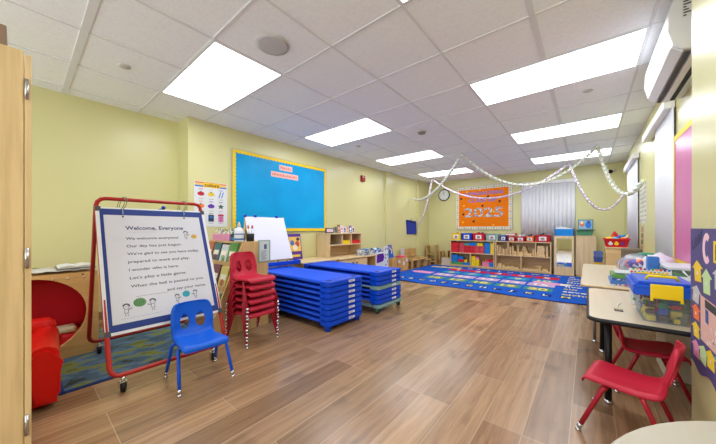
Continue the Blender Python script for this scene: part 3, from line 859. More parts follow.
# tabletop flip easel: white sheet, blue pegs, blue tray
t = thing('art_easel', 'white paper art easel with a blue tray behind the tall cot stack', 'easel', (-3.5, 2.2, 0))
ab, at_ = Vector((-3.38, 0, .56)), Vector((-3.56, 0, 1.165))
aV = (at_-ab).normalized(); aW = Y.cross(aV).normalized()
def aslab(bb, y0, v0, y1, v1, w0, w1, y2=None, y3=None):
    y2 = y1 if y2 is None else y2; y3 = y0 if y3 is None else y3
    return bb.prism([ab+Y*y0+aV*v0+aW*w0, ab+Y*y1+aV*v0+aW*w0, ab+Y*y2+aV*v1+aW*w0, ab+Y*y3+aV*v1+aW*w0], aW*(w1-w0))
bb = B(); aslab(bb, 1.935, 0, 2.57, .628, -.012, 0, 2.53, 1.935); bb.build('board', P(190, 160, 116, .5), t)
for y in (1.96, 2.54):
    B().tube([(-3.36, y, 0), (-3.575, y, 1.17)], .016).build('leg', MAPLE, t)
    B().tube([(-3.76, y, 0), (-3.60, y, 1.17)], .016).build('leg', MAPLE, t)
B().box(-3.37, 1.90, .50, -3.22, 2.60, .515, 0, .004).box(-3.24, 1.90, .505, -3.22, 2.60, .555, 0, .004).box(-3.37, 1.90, .505, -3.22, 1.915, .555, 0, .004).box(-3.37, 2.585, .505, -3.22, 2.60, .555, 0, .004).build('tray', COT, t)
for y in (1.93, 2.08, 2.42):
    q = ab+Y*y+aV*.645+aW*.004
    B().ball(q, .026, 0, (1, 1, .8)).build('peg', P(26, 70, 186, .35), t)
bb = B(); aslab(bb, 1.925, .01, 2.58, .632, .001, .004, 2.54, 1.925)
bb.build('paper_sheet', P(234, 234, 240, .6, var=.01), None, 'large white blank sheet clipped on the art easel', 'paper')
# ------------------------------------------------------------------ left wall displays
WL = XL + .002
def scallop_border(bb, o, xd, yd, w, h, bw, m, pitch=.055):
    """border strip with scalloped inner edge around a w x h board"""
    def strip(o2, xd2, yd2, length):
        n = max(3, round(length/pitch)); pts = [(0, 0), (length, 0)]
        for k in range(n):
            for a in (0, .25, .5, .75, 1):
                xx = length - (k+a)*length/n
                pts.append((max(0, xx), bw + .35*bw*sin(pi*a)))
        seen = []
        for p in pts:
            if not seen or (abs(p[0]-seen[-1][0]) + abs(p[1]-seen[-1][1])) > 1e-6: seen.append(p)
        bb.flat(o2, xd2, yd2, seen, m)
    q = xd.cross(yd).normalized()*.0004
    strip(o, xd, yd, w); strip(o+yd*h+q, xd, -yd, w); strip(o+q*2, yd, xd, h); strip(o+xd*w+q*3, yd, -xd, h)
t = thing('bulletin_board', 'large blue paper bulletin board with yellow scalloped border on the long wall', 'bulletin board', (XL, 2.75, .97))
B().box(XL+.001, 1.855, .955, XL+.020, 3.655, 2.12, 0, .002).build('board', P(176, 176, 172, .5), t)
bpap = bpy.data.materials.new('backing_paper'); bpap.use_nodes = True
nt = bpap.node_tree; bs = nt.nodes['Principled BSDF']; bs.inputs['Roughness'].default_value = .4; bs.inputs['Specular IOR Level'].default_value = .2
tc = nt.nodes.new('ShaderNodeTexCoord'); nz = nt.nodes.new('ShaderNodeTexNoise'); nz.inputs['Scale'].default_value = 2.2; nz.inputs['Detail'].default_value = 3
nt.links.new(tc.outputs['Object'], nz.inputs['Vector'])
rp = nt.nodes.new('ShaderNodeValToRGB')
rp.color_ramp.elements[0].color = L3((0, 150, 210)); rp.color_ramp.elements[0].position = .3
rp.color_ramp.elements[1].color = L3((0, 166, 226)); rp.color_ramp.elements[1].position = .7
nt.links.new(nz.outputs['Fac'], rp.inputs[0]); nt.links.new(rp.outputs[0], bs.inputs['Base Color'])
bp = nt.nodes.new('ShaderNodeBump'); bp.inputs['Strength'].default_value = .35; bp.inputs['Distance'].default_value = .02
n2 = nt.nodes.new('ShaderNodeTexNoise'); n2.inputs['Scale'].default_value = 4; nt.links.new(tc.outputs['Object'], n2.inputs['Vector'])
nt.links.new(n2.outputs['Fac'], bp.inputs['Height']); nt.links.new(bp.outputs[0], bs.inputs['Normal'])
B().box(XL+.0205, 1.875, .975, XL+.023, 3.635, 2.10).build('backing_paper', bpap, t)
bb = B(); scallop_border(bb, Vector((XL+.0245, 1.866, .966)), Y, Z, 1.778, 1.143, .038, 0)
bb.build('border', P(240, 206, 20, .5, var=.02), t)
for y0, z0, w, h, nm in ((2.62, 1.935, .25, .085, 0), (2.47, 1.815, .52, .085, 1)):
    o = B().box(XL+.0235, y0, z0, XL+.0255, y0+w, z0+h).build('title_strip', P(240, 186, 172, .6), t)
    bb = B(); n = 6 if nm == 0 else 17
    rs = random.Random(nm)
    for k in range(n):
        yy = y0+.02+(w-.04)*k/n
        bb.rect((XL+.0258, yy, z0+.024), Y, Z, 0, 0, (w-.04)/n*.62, .034*rs.uniform(.7, 1.1), 0)
        bb.rect((XL+.0259, yy, z0+.024), Y, Z, .003, .010, (w-.04)/n*.30, .022, 1)
    bb.build('lettering', [P(206, 84, 84, .6, var=0), P(240, 186, 172, .6)], o)

t = thing('color_chart', 'white wall chart of colors with nine small pictures beside the blue board', 'poster', (XL, 1.59, 1.03))
ZC = Z*.885
B().box(WL, 1.385, 1.03, WL+.003, 1.80, 1.605).build('sheet', P(222, 224, 226, .35, var=.01), t)
bb = B()
oo = Vector((WL+.004, 1.385, 1.03))
for k, (z, c) in enumerate(((.625, 0), (.600, 1), (.575, 2))): bb.rect(oo, Y, ZC, .01, z, .405, z+.02, c)
bb.rect(oo+X*.0005, Y, ZC, .11, .572, .32, .64, 3)
bb.text('colors', oo+X*.001+Y*.215+ZC*.585, Y, ZC, w=.18, h=.045, m=4, align='c', bold=True)
cc = [5, 6, 2, 8, 9, 10, 11, 12, 13]
for r_ in range(3):
    for c_ in range(3):
        q = oo + Y*(.08+.125*c_) + ZC*(.475-.175*r_) + X*.0006
        m = cc[r_*3+c_]
        if (r_, c_) == (0, 2):
            for d in (-.02, .015): bb.flat(q, Y, ZC, [(d-.012, -.045), (d, -.045), (d+.024, .045), (d+.012, .045)], m)
        elif (r_, c_) == (2, 2):
            bb.rect(q, Y, ZC, -.036, -.055, .036, .03, m).rect(q+X*.0004, Y, ZC, -.006, -.055, .006, .03, 5).disc(q+Y*.018+ZC*.045, Y, ZC, .022, .014, 5).disc(q-Y*.018+ZC*.045, Y, ZC, .022, .014, 5)
        elif (r_, c_) == (1, 2): bb.flat(q, Y, ZC, [(.045*cos(pi*k/5+.3)*(1 if k % 2 == 0 else .45), .045*sin(pi*k/5+.3)*(1 if k % 2 == 0 else .45)) for k in range(10)], m)
        elif (r_, c_) == (2, 1): bb.rect(q, Y, ZC, -.034, -.05, .034, .05, m).rect(q+X*.0004, Y, ZC, -.02, .0, .02, .03, 2)
        else: bb.disc(q, Y, ZC, .043, .03, m).disc(q+X*.0004+ZC*.028, Y, ZC, .008, .012, 12)
        bb.rect(q, Y, ZC, -.026, .062, .026, .070, m).rect(q, Y, ZC, -.03, -.075, .03, -.069, 14)
bb.build('printing', [P(232, 120, 60, .4), P(236, 196, 60, .4), P(50, 110, 200, .4), P(240, 190, 40, .4), P(40, 34, 30, .4), P(190, 40, 56, .4), P(232, 196, 60, .4), WHITE, P(232, 130, 60, .4), P(106, 56, 170, .4), P(70, 96, 90, .4), P(120, 74, 50, .4), P(40, 62, 84, .4), P(206, 130, 180, .4), P(140, 140, 146, .5)], t)

t = thing('fire_alarm', 'small red fire alarm box high on the long wall', 'alarm', (XL, 4.75, 2.05))
B().box(XL+.001, 4.69, 2.03, XL+.045, 4.81, 2.16, 0, .006).build('housing', P(150, 26, 20, .35), t)
B().box(XL+.0455, 4.705, 2.10, XL+.056, 4.76, 2.15, 0, .003).build('strobe', P(196, 150, 144, .2), t)

# paper/folder pinned near the back corner, blue
t = thing('wall_pocket', 'dark blue cloth pocket hanging on the long wall near the back corner', 'wall pocket', (XL, 6.92, 1.05))
bb = B(); bb.prism([(WL, 6.68, .86), (WL, 7.21, .85), (WL, 7.17, 1.22), (WL, 6.64, 1.25)], (.03, 0, 0), 0, .008); bb.build('pocket', P(44, 60, 150, .85, bump=.2, bscale=30), t)
bb = B(); bb.prism([(WL+.031, 6.66, 1.19), (WL+.031, 7.12, 1.16), (WL+.031, 7.12, 1.21), (WL+.031, 6.65, 1.24)], (.006, 0, 0)); bb.build('flap', P(34, 44, 110, .85), t)
B().tube([(WL+.02, 6.86, 1.23), (WL+.02, 6.90, 1.28), (WL+.02, 6.94, 1.225)], .005).build('loop', P(30, 36, 70, .8), t)

# ------------------------------------------------------------------ low furniture along the long wall
t = thing('low_cabinet', 'low wooden cabinet with plain top behind the cot stacks', 'cabinet', (-3.5, 2.98, 0))
B().box(-3.78, 2.66, .04, -3.26, 3.38, .475).build('body', MAPLE, t)
B().box(-3.785, 2.64, .476, -3.24, 3.385, .50, 0, .004).build('top', BIRCH_Y, t)
for y in (2.69, 3.03): B().box(-3.259, y, .08, -3.245, y+.32, .46, 0, .003).build('door', BIRCH, t)
B().box(-3.77, 2.68, 0, -3.30, 3.36, .039).build('plinth', MAPLE, t)
t = thing('event_poster', 'purple and yellow picture display standing on the low cabinet by the blue board', 'poster', (-3.76, 2.9, .501))
bb = B(); bb.prism([(-3.70, 2.76, .501), (-3.69, 2.76, .501), (-3.755, 2.76, .92), (-3.765, 2.76, .92)], (0, .26, 0)); bb.build('panel', P(92, 50, 140, .4), t)
dd = Vector((-.065, 0, .419)).normalized(); oo = Vector((-3.6885, 2.755, .505))
bb = B().rect(oo, Y, dd, .02, .13, .25, .37, 0).disc(oo+Y*.08+dd*.27+X*.0008, Y, dd, .04, .045, 1).disc(oo+Y*.18+dd*.25+X*.0008, Y, dd, .045, .05, 2).disc(oo+Y*.13+dd*.19+X*.0012, Y, dd, .05, .05, 3).disc(oo+Y*.20+dd*.33+X*.0012, Y, dd, .035, .03, 4).rect(oo+X*.001, Y, dd, .05, .04, .22, .075, 5)
bb.build('printing', [P(236, 190, 90, .4), P(70, 110, 180, .4), P(196, 80, 70, .4), P(240, 226, 190, .4), P(60, 60, 80, .4), P(236, 206, 70, .4)], t)

t = thing('play_kitchen', 'wooden play kitchen counter with cupboard openings along the long wall', 'play furniture', (-3.48, 4.0, 0))
bb = B().box(-3.78, 3.40, .0, -3.76, 4.46, .475).box(-3.78, 3.40, 0, -3.22, 3.42, .475).box(-3.78, 4.44, 0, -3.22, 4.46, .475).box(-3.78, 4.16, 0, -3.22, 4.18, .475).box(-3.78, 3.42, .03, -3.22, 4.44, .05)
bb.build('carcass', MAPLE, t)
B().box(-3.785, 3.395, .476, -3.19, 4.47, .50, 0, .005).build('worktop', BIRCH_Y, t)
for y0, y1 in ((3.43, 3.79), (3.80, 4.155)):
    d = B().box(-3.22, y0, .06, -3.203, y1, .465, 0, .003).build('door', BIRCH, t)
    B().cyl((-3.203, y1-.05 if y0 < 3.6 else y0+.05, .40), (-3.185, y1-.05 if y0 < 3.6 else y0+.05, .40), .014, seg=12).build('knob', P(70, 50, 40, .5), d)
B().box(-3.75, 4.18, .24, -3.24, 4.44, .255).build('inner_shelf', MAPLE, t)

t = thing('shelf_hutch', 'wooden hutch with three cubbyholes standing on the play kitchen', 'shelf', (-3.62, 3.86, .501))
HY0, HY1 = 3.41, 4.30
bb = B().box(-3.78, HY0, .501, -3.45, HY0+.018, .905).box(-3.78, HY1-.018, .501, -3.45, HY1, .905).box(-3.79, HY0+.018, .501, -3.772, HY1-.018, .905)
bb.build('carcass', BIRCH, t)
B().box(-3.785, HY0-.003, .906, -3.445, HY1+.003, .925, 0, .003).build('top_board', BIRCH_Y, t)
B().box(-3.771, HY0+.019, .705, -3.455, HY1-.019, .722).build('shelf', BIRCH_Y, t)
for y in (3.75, 4.00): B().box(-3.771, y, .723, -3.46, y+.015, .905).build('divider', BIRCH, t)
for y0, y1, c, nm in ((3.775, 3.97, (236, 200, 30), 'yellow'), (4.03, 4.26, (208, 40, 48), 'red')):
    t = thing('shelf_tray', '%s plastic tray in a cubbyhole of the hutch' % nm, 'tray', (-3.6, (y0+y1)/2, .723))
    bb = B().box(-3.74, y0, .723, -3.47, y1, .728).box(-3.74, y0, .728, -3.734, y1, .79).box(-3.476, y0, .728, -3.47, y1, .79).box(-3.734, y0, .728, -3.476, y0+.006, .79).box(-3.734, y1-.006, .728, -3.476, y1, .79)
    bb.build('tub', P(*c, .35), t)
    B().box(-3.48, y0-.004, .784, -3.466, y1+.004, .793, 0, .002).build('rim', P(*c, .35), t)
B().box(-3.73, 3.45, .723, -3.48, 3.72, .735, 0, .003).build('folder', P(96, 86, 92, .6), None, 'dark flat folder lying in the empty cubbyhole of the hutch', 'folder')
t = thing('framed_photo', 'dark framed photograph standing at the near end of the hutch', 'picture frame', (-3.6, 3.56, .926))
B().box(-3.60, 3.45, .926, -3.585, 3.66, 1.02, 0, .003).build('frame', P(58, 44, 50, .4), t)
B().box(-3.586, 3.475, .945, -3.583, 3.635, 1.005).build('photograph', P(214, 190, 206, .4, var=.2, scale=25), t)
pc = [((120, 130, 100), (60, 70, 110), 'olive'), ((150, 110, 80), (226, 190, 160), 'tan'), ((236, 214, 226), (216, 120, 160), 'pale pink'), ((196, 206, 216), (70, 90, 150), 'grey blue'), ((214, 190, 150), (226, 150, 60), 'sandy'), ((60, 90, 170), (230, 230, 236), 'blue'), ((232, 206, 220), (40, 44, 60), 'rosy')]
for k, (c, d, nm) in enumerate(pc):
    y = 3.69+.083*k; hh = .12+.018*((k*5) % 3)
    t = thing('photo_card', '%s photo card standing in the row on top of the hutch' % nm, 'card', (-3.62, y, .926), 'photo cards on the hutch')
    bb = B(); bb.prism([(-3.600, y, .926), (-3.597, y, .926), (-3.617, y, .926+hh), (-3.620, y, .926+hh)], (0, .078, 0)); bb.build('card', P(*c, .4), t)
    dd = Vector((-.02, 0, hh)).normalized(); oo = Vector((-3.596, y, .928))
    B().disc(oo+Y*.039+dd*hh*.55, Y, dd, .024, .03, 0).rect(oo, Y, dd, .015, .012, .06, .03, 0).build('picture', P(*d, .4), t)

def open_box(bb, x0, y0, z0, x1, y1, z1, w=.006, m=0, flare=0):
    bb.box(x0, y0, z0, x1, y1, z0+w, m)
    f = flare
    for q in ([(x0, y0), (x1, y0), (x1+f, y0-f), (x0-f, y0-f)], [(x1, y1), (x0, y1), (x0-f, y1+f), (x1+f, y1+f)], [(x0, y1), (x0, y0), (x0-f, y0-f), (x0-f, y1+f)], [(x1, y0), (x1, y1), (x1+f, y1+f), (x1+f, y0-f)]):
        a = [Vector((q[0][0], q[0][1], z0+w)), Vector((q[1][0], q[1][1], z0+w)), Vector((q[2][0], q[2][1], z1)), Vector((q[3][0], q[3][1], z1))]
        mid = (a[0]+a[1])/2; c = Vector(((x0+x1)/2, (y0+y1)/2, mid.z)); inw = (c-mid).normalized()*w
        bb.prism(a, inw, m)
    return bb
t = thing('food_box', 'grey white box of play food packets on the play kitchen counter', 'box', (-3.33, 4.27, .501))
bb = B(); open_box(bb, -3.43, 4.10, .501, -3.23, 4.44, .585); bb.build('tray', patches([(206, 206, 206), (150, 160, 170), (226, 226, 226), (96, 110, 130)], 22), t)
rs = random.Random(3)
for k, (c, nm) in enumerate([((214, 214, 220), 'white'), ((60, 130, 190), 'blue'), ((180, 190, 190), 'grey'), ((50, 90, 110), 'dark teal')]):
    y = 4.11+.08*k
    tag(B().box(-3.41, y, .508, -3.26, y+.066, .60+.012*(k % 3), 0, .006).build('packet', P(*c, .4, var=.2, scale=40), None), '%s play food packet in the tray on the play kitchen' % nm, 'packet', 'play food packets')
t = thing('toy_box', 'white toy box with a purple front beyond the play kitchen', 'toy box', (-3.56, 4.92, 0))
B().box(-3.74, 4.68, 0, -3.40, 5.18, .495, 0, .004).build('carton', P(222, 222, 228, .4), t)
bb = B().flat((-3.3995, 4.68, 0), Y, Z, [(.06, .28), (.30, .31), (.34, .40), (.30, .48), (.06, .47)], 0)
B().box(-3.425, 5.02, .4965, -3.401, 5.18, .62, 0, .003).build('tall_flap', P(222, 222, 228, .4), t)
for yy, zz in ((.39, .44), (.46, .44), (.39, .37), (.46, .29), (.40, .22), (.39, .56), (.46, .57)): bb.disc((-3.3993, 4.68+yy, zz), Y, Z, .018, .02, 1)
bb.build('print', [P(92, 30, 150, .4), P(40, 44, 56, .5)], t)
t = thing('toy_basket', 'blue and plum striped basket of toys on the white toy box', 'basket', (-3.56, 4.86, .496))
bb = B(); open_box(bb, -3.66, 4.72, .496, -3.46, 5.06, .565, flare=.012); bb.build('wall', patches([(90, 110, 170), (206, 210, 220), (110, 60, 100), (60, 130, 200)], 20), t)
for k, (c, nm) in enumerate([((70, 80, 150), 'indigo'), ((226, 226, 230), 'white'), ((60, 140, 210), 'sky blue')]):
    tag(B().ball((-3.56, 4.78+.11*k, .555), .046, 0, (1, 1, .9), 2, .06, k).build('soft_toy', P(*c, .8)), '%s soft toy heaped in the basket on the white toy box' % nm, 'toy', 'toys in the striped basket')

# wooden blocks and small wooden chairs
PLY = wood(206, 168, 112, 1)
PLYX = wood(206, 168, 112, 0)
CARD = P(204, 160, 104, .8)
t = thing('dollhouse_box', 'brown cardboard house box with white window labels, rug side', 'box', (-3.55, 5.98, 0))
B().box(-3.74, 5.88, 0, -3.45, 6.16, .30, 0, .003).build('carton', CARD, t)
bb = B()
for y, z in ((.05, .13), (.19, .20)): bb.rect((-3.4495, 5.88+y-.03, z), Y, Z, 0, 0, .075, .08, 0)
for x in (-3.7, -3.58): bb.rect((x, 5.8795, .17), X, Z, 0, 0, .07, .075, 0)
bb.build('label', P(222, 220, 222, .5), t)
t = thing('plastic_dish', 'bright pink play dish with folded napkin on the cardboard house box', 'toy', (-3.6, 6.0, .301))
B().lathe([(.10, 0), (.13, .03), (.125, .03), (.10, .006)], (-3.6, 6.02, .301), 0, 20).build('dish', P(236, 70, 130, .4), t)
B().box(-3.64, 5.97, .309, -3.54, 6.06, .345, 0, .008).build('napkin', P(240, 110, 130, .7), t)
t = thing('display_book', 'tall blue picture book leaning upright against the long wall', 'book', (-3.72, 5.75, 0))
B().box(-3.76, 5.66, 0, -3.60, 5.87, .295, 0, .003).build('stand', CARD, t)
bb = B(); bb.prism([(-3.70, 5.68, .297), (-3.68, 5.68, .297), (-3.75, 5.68, .61), (-3.77, 5.68, .61)], (0, .17, 0)); bb.build('cover', P(26, 96, 190, .35), t)
dd = Vector((-.07, 0, .313)).normalized(); oo = Vector((-3.679, 5.68, .30))
B().disc(oo+Y*.09+dd*.19, Y, dd, .05, .09, 0).disc(oo+Y*.11+dd*.25+X*.001, Y, dd, .03, .035, 1).disc(oo+Y*.06+dd*.16+X*.001, Y, dd, .03, .05, 2).build('cover_print', [P(206, 200, 190, .4), P(180, 60, 60, .4), P(60, 60, 70, .4)], t)
tag(B().box(-3.70, 6.20, 0, -3.63, 6.27, .50, 0, .006).build('paper_roll_box', P(196, 196, 206, .5)), 'slim pale grey box standing upright behind the wooden chairs', 'box')
def cube_chair(y, label):
    t = thing('cube_chair', label, 'chair', (-3.55, y, 0), 'small wooden cube chairs')
    x0, x1 = -3.74, -3.40
    for s in (y-.16, y+.142):
        bb = B(); bb.prism([(x0, s, 0), (x0+.05, s, 0), (x0+.05, s, .18), (x1-.06, s, .18), (x1-.06, s, 0), (x1, s, 0), (x1, s, .24), (x0+.06, s, .24), (x0+.06, s, .47), (x0, s, .47)], (0, .018, 0)); bb.build('side_panel', PLY, t)
    B().box(x0+.012, y-.141, .19, x1, y+.141, .208).build('seat', PLYX, t)
    B().box(x0, y-.141, .26, x0+.016, y+.141, .47).build('backrest', PLY, t)
cube_chair(6.46, 'small wooden cube chair next to the cardboard house box')
cube_chair(6.84, 'small wooden cube chair nearer the blue wall pocket')
t = thing('wooden_stool', 'low wooden stool beside the rug corner, past the cube chairs', 'stool', (-3.5, 7.2, 0))
B().box(-3.66, 7.06, .15, -3.36, 7.30, .17, 0, .003).build('seat', PLYX, t)
for y in (7.07, 7.272): B().box(-3.64, y, 0, -3.38, y+.018, .149).build('leg', PLY, t)
t = thing('wooden_stand', 'open two level wooden stand in the back corner', 'shelf', (-3.44, 7.68, 0))
for x in (-3.64, -3.382): B().box(x, 7.54, 0, x+.022, 7.76, .54).build('side_panel', PLY, t)
for z in (.05, .27, .515): B().box(-3.617, 7.55, z, -3.383, 7.76, z+.018).build('shelf', PLYX, t)
for k, (x0, y0, z0, x1, y1, z1, nm) in enumerate([(-3.24, 7.56, 0, -3.16, 7.74, .38, 'upright wooden hollow block next to the corner stand'), (-3.06, 7.66, .0, -2.92, 7.84, .40, 'tall wooden hollow block against the block shelf end'), (-3.14, 7.77, 0, -3.07, 7.84, .22, 'low wooden hollow block at the back wall')]):
    t = thing('hollow_block', nm, 'block', ((x0+x1)/2, (y0+y1)/2, z0), 'wooden hollow blocks in the corner')
    bb = B().box(x0, y0, z0, x0+.014, y1, z1).box(x1-.014, y0, z0, x1, y1, z1).box(x0+.014, y0, z0, x1-.014, y1, z0+.014).box(x0+.014, y0, z1-.014, x1-.014, y1, z1).box(x0+.014, y1-.014, z0+.014, x1-.014, y1, z1-.014)
    bb.build('frame', PLY, t)
t = thing('storage_box', 'pale speckled cardboard box on the floor in front of the corner blocks', 'box', (-3.02, 7.5, 0))
B().box(-3.14, 7.45, 0, -2.91, 7.64, .19, 0, .003).build('carton', P(206, 188, 166, .8, var=.15, scale=40), t)
B().box(-3.145, 7.445, .191, -2.905, 7.645, .205, 0, .003).build('lid', P(196, 176, 150, .8), t)

# ------------------------------------------------------------------ back wall: clock, graduation board
t = thing('wall_clock', 'round black rimmed clock on the back wall beside the orange board', 'clock', (-3.24, YB-.02, 1.99))
cx, cz = -3.24, 1.99
B().lathe([(.168, -.034), (.172, -.02), (.165, -.001)], (cx, YB, cz), 0, 32, 'y').build('rim', BLACK, t)
B().lathe([(.146, -.037), (.146, -.035)], (cx, YB, cz), 0, 32, 'y').build('dial', P(226, 228, 228, .4), t)
bb = B()
for k in range(12):
    a = 2*pi*k/12
    bb.text(str(k or 12), (cx+.116*sin(a), YB-.038, cz+.116*cos(a)-.012), X, Z, h=.026, align='c')
bb.build('numerals', P(40, 40, 44, .5), t)
for a, l, w in ((2*pi*.0, .075, .006), (2*pi*.985, .105, .004)):
    d = Vector((sin(a), 0, cos(a))); n = Vector((cos(a), 0, -sin(a)))
    q = Vector((cx, YB-.039, cz))
    B().prism([q-d*.02-n*w, q-d*.02+n*w, q+d*l+n*w*.6, q+d*l-n*w*.6], (0, -.001, 0)).build('hand', P(30, 30, 34, .5), t)

t = thing('graduation_board', 'orange graduation bulletin board with dotted white border on the back wall', 'bulletin board', (-2.18, YB, 1.0))
GX0, GX1, GZ0, GZ1 = -2.88, -1.475, .99, 2.15
B().box(GX0-.012, YB-.022, GZ0-.012, GX1+.012, YB-.001, GZ1+.012, 0, .003).build('board', P(176, 174, 166, .5), t)
B().box(GX0+.01, YB-.025, GZ0+.01, GX1-.01, YB-.0225, GZ1-.01).build('backing_paper', P(238, 124, 6, .6, var=.05, scale=5, spec=.15), t)
bb = B()
bw = .075
oo = Vector((GX0, YB-.0262, GZ0)); w, h = GX1-GX0, GZ1-GZ0
bb.rect(oo, X, Z, 0, 0, w, bw, 0).rect(oo, X, Z, 0, h-bw, w, h, 0).rect(oo, X, Z, 0, bw, bw, h-bw, 0).rect(oo, X, Z, w-bw, bw, w, h-bw, 0)
n = 22
for k in range(n):
    x = (k+.5)*w/n
    for zz in (bw*.5, h-bw*.5): bb.rect(oo-Y*.0006, X, Z, x-.018, zz-.018, x+.012, zz+.016, 1 if k % 3 else 2)
n = 17
for k in range(n):
    z = bw+(k+.5)*(h-2*bw)/n
    for xx in (bw*.5, w-bw*.5): bb.rect(oo-Y*.0006, X, Z, xx-.016, z-.018, xx+.016, z+.012, 1 if k % 3 else 2)
bb.build('border', [P(228, 226, 214, .5), P(206, 190, 60, .5), P(130, 140, 110, .5)], t)
bb = B()
fo = oo - Y*.001
bb.text('CONGRATIONS', fo+X*(w*.515)+Z*(h*.80), X, Z, w=w*.70, h=.085, m=0, align='c', bold=True)
bb.text('CLASS OF', fo+X*(w*.49)+Z*(h*.635), X, Z, w=w*.50, h=.088, m=0, align='c', bold=True)
bb.build('lettering', P(104, 122, 216, .5), t)
bb = B(); bb.text('2025', fo+X*(w*.51)+Z*(h*.29), X, Z, w=w*.70, h=.245, m=0, align='c', bold=True)
for v in bb.bm.verts: v.co.y -= .0003
bb.build('year_digits', patches([(214, 214, 216), (140, 160, 184), (226, 206, 190), (196, 120, 120), (120, 140, 140), (220, 222, 224), (120, 160, 170)], 34), t)
for fx, fy in ((.10, .735), (.14, .36), (.50, .545), (.80, .63), (.34, .19), (.60, .75)):
    q = fo - Y*.0006 + X*(w*fx) + Z*(h*fy)
    B().flat(q, X, Z, [(-.042, .0), (-.004, -.022), (.040, .012), (.004, .032)], 0).flat(q-Y*.0002, X, Z, [(-.022, -.008), (-.022, -.034), (.016, -.034), (.020, .0), (-.004, -.022)], 0).build('paper_cap', P(30, 32, 40, .5), t)
for fx, fy in ((.21, .89), (.45, .92), (.15, .56), (.13, .17), (.69, .10), (.70, .40)):
    q = fo - Y*.0008 + X*(w*fx) + Z*(h*fy)
    B().flat(q, X, Z, [(.04*sin(pi*k/5)*(1 if k % 2 == 0 else .5), .04*cos(pi*k/5)*(1 if k % 2 == 0 else .5)) for k in range(10)]).build('paper_star', P(244, 190, 30, .5), t)

# ------------------------------------------------------------------ block shelves on the back wall
CF, CB = 7.46, 7.80
def cubby(x0, x1, label, uppers, lowers):
    t = thing('cubby_shelf', label, 'shelf', ((x0+x1)/2, (CF+CB)/2, 0))
    for x in (x0, x1-.02): B().box(x, CF, 0, x+.02, CB, .70).build('side_panel', BIRCH, t)
    for z, nm in ((.03, 'bottom_board'), (.355, 'middle_shelf'), (.685, 'top_board')):
        B().box(x0+.0205, CF+.002, z, x1-.0205, CB-.02, z+.018).build(nm, BIRCH_X, t)
    B().box(x0+.0205, CB-.0195, .0, x1-.0205, CB-.006, .70).build('back_panel', wood(214, 180, 130, 0), t)
    B().box(x0+.0205, CF+.02, 0, x1-.0205, CF+.034, .029).build('plinth', BIRCH_X, t)
    for x in uppers: B().box(x-.009, CF+.004, .3735, x+.009, CB-.0205, .6845).build('divider', BIRCH, t)
    for x in lowers: B().box(x-.009, CF+.004, .0485, x+.009, CB-.0205, .3545).build('divider', BIRCH, t)
    return t
cubby(-2.90, -1.785, 'wooden cubby shelf filled with colored cardboard bricks', [], [-2.37])
cubby(-1.765, -.625, 'wooden cubby shelf of plain wood blocks beside the mirror', [-1.485, -.92], [-1.21])
# coloured bricks
BR = P(206, 44, 56, .5, var=.12, scale=30)
cols = {'red': (204, 34, 50), 'rose': (206, 70, 84), 'blue': (30, 120, 206), 'yellow': (240, 208, 30), 'teal': (70, 160, 150), 'pink': (232, 130, 160), 'green': (70, 150, 90)}
def brick(x0, z0, w, h, c, where, y0=CF+.03, dpt=.13):
    t = thing('cardboard_brick', '%s toy brick %s, brick shelf' % (c, where), 'toy brick', (x0+w/2, y0+dpt/2, z0), '%s bricks in the brick shelf' % c)
    B().box(x0+.001, y0, z0, x0+w-.001, y0+dpt, z0+h-.001, 0, .004).build('block', P(*cols[c], .45), t)
    n = max(1, round(w/.05)); bb = B()
    for k in range(n): bb.rect((x0+.006+(w-.012)*k/n, y0-.0006, z0+h*.5), X, Z, .003, -.004 if k % 2 else .008, (w-.012)/n*.7, .004 if k % 2 else .016, 0)
    bb.build('print', P(*[int(v*.75) for v in cols[c]], .5), t)
US, LS = .3735, .0485
up = 'on the upper level'
lo_ = 'on the lower level'
brick(-2.875, US, .20, .27, 'red', up+', at the clock end')
for i in range(3): brick(-2.66, US+.086*i, .13, .085, 'rose', up+', next to the big red one')
for i in range(2):
    for j in range(2): brick(-2.525+.125*i, US+.095*j, .12, .094, 'red', up+', middle pile')
brick(-2.525, US+.191, .12, .06, 'teal', up+', on the middle pile')
brick(-2.40, US+.191, .13, .085, 'blue', up+', on the middle pile')
for i in range(2):
    for j in range(2): brick(-2.268+.118*i, US+.095*j, .115, .094, 'rose', up+', beside the blue tower')
brick(-2.268, US+.191, .06, .085, 'blue', up+', standing on the rose pile')
brick(-2.205, US+.191, .14, .07, 'yellow', up+', lying on the rose pile')
for i in range(3): brick(-2.025, US+.094*i, .135, .093, 'blue', up+', in the blue tower')
for i in range(3): brick(-1.885, US+.094*i, .075, .093, 'yellow', up+', at the wood block end')
brick(-2.875, LS+.07, .17, .185, 'blue', lo_+', at the clock end')
brick(-2.875, LS, .30, .069, 'green', lo_+', lowest at the clock end')
brick(-2.695, LS+.07, .16, .075, 'red', lo_+', beside the tall blue one')
brick(-2.69, LS+.146, .13, .07, 'blue', lo_+', on a red one')
brick(-2.57, LS, .19, .068, 'blue', lo_+', beside the divider')
brick(-2.53, LS+.069, .07, .07, 'yellow', lo_+', beside the divider')
for i in range(3): brick(-2.35, LS+.082*i, .105, .081, 'yellow', lo_+', in the yellow tower')
for i in range(2): brick(-2.243, LS+.082*i, .085, .081, 'yellow', lo_+', beside the yellow tower')
brick(-2.235, LS+.165, .07, .07, 'pink', lo_+', on the yellow pile')
brick(-2.08, LS, .16, .12, 'pink', lo_+', right of the yellow tower')
brick(-1.91, LS, .10, .11, 'blue', lo_+', at the wood block end')
brick(-1.91, LS+.111, .10, .08, 'red', lo_+', at the wood block end')
brick(-2.0, LS+.121, .07, .06, 'rose', lo_+', on the pink one')
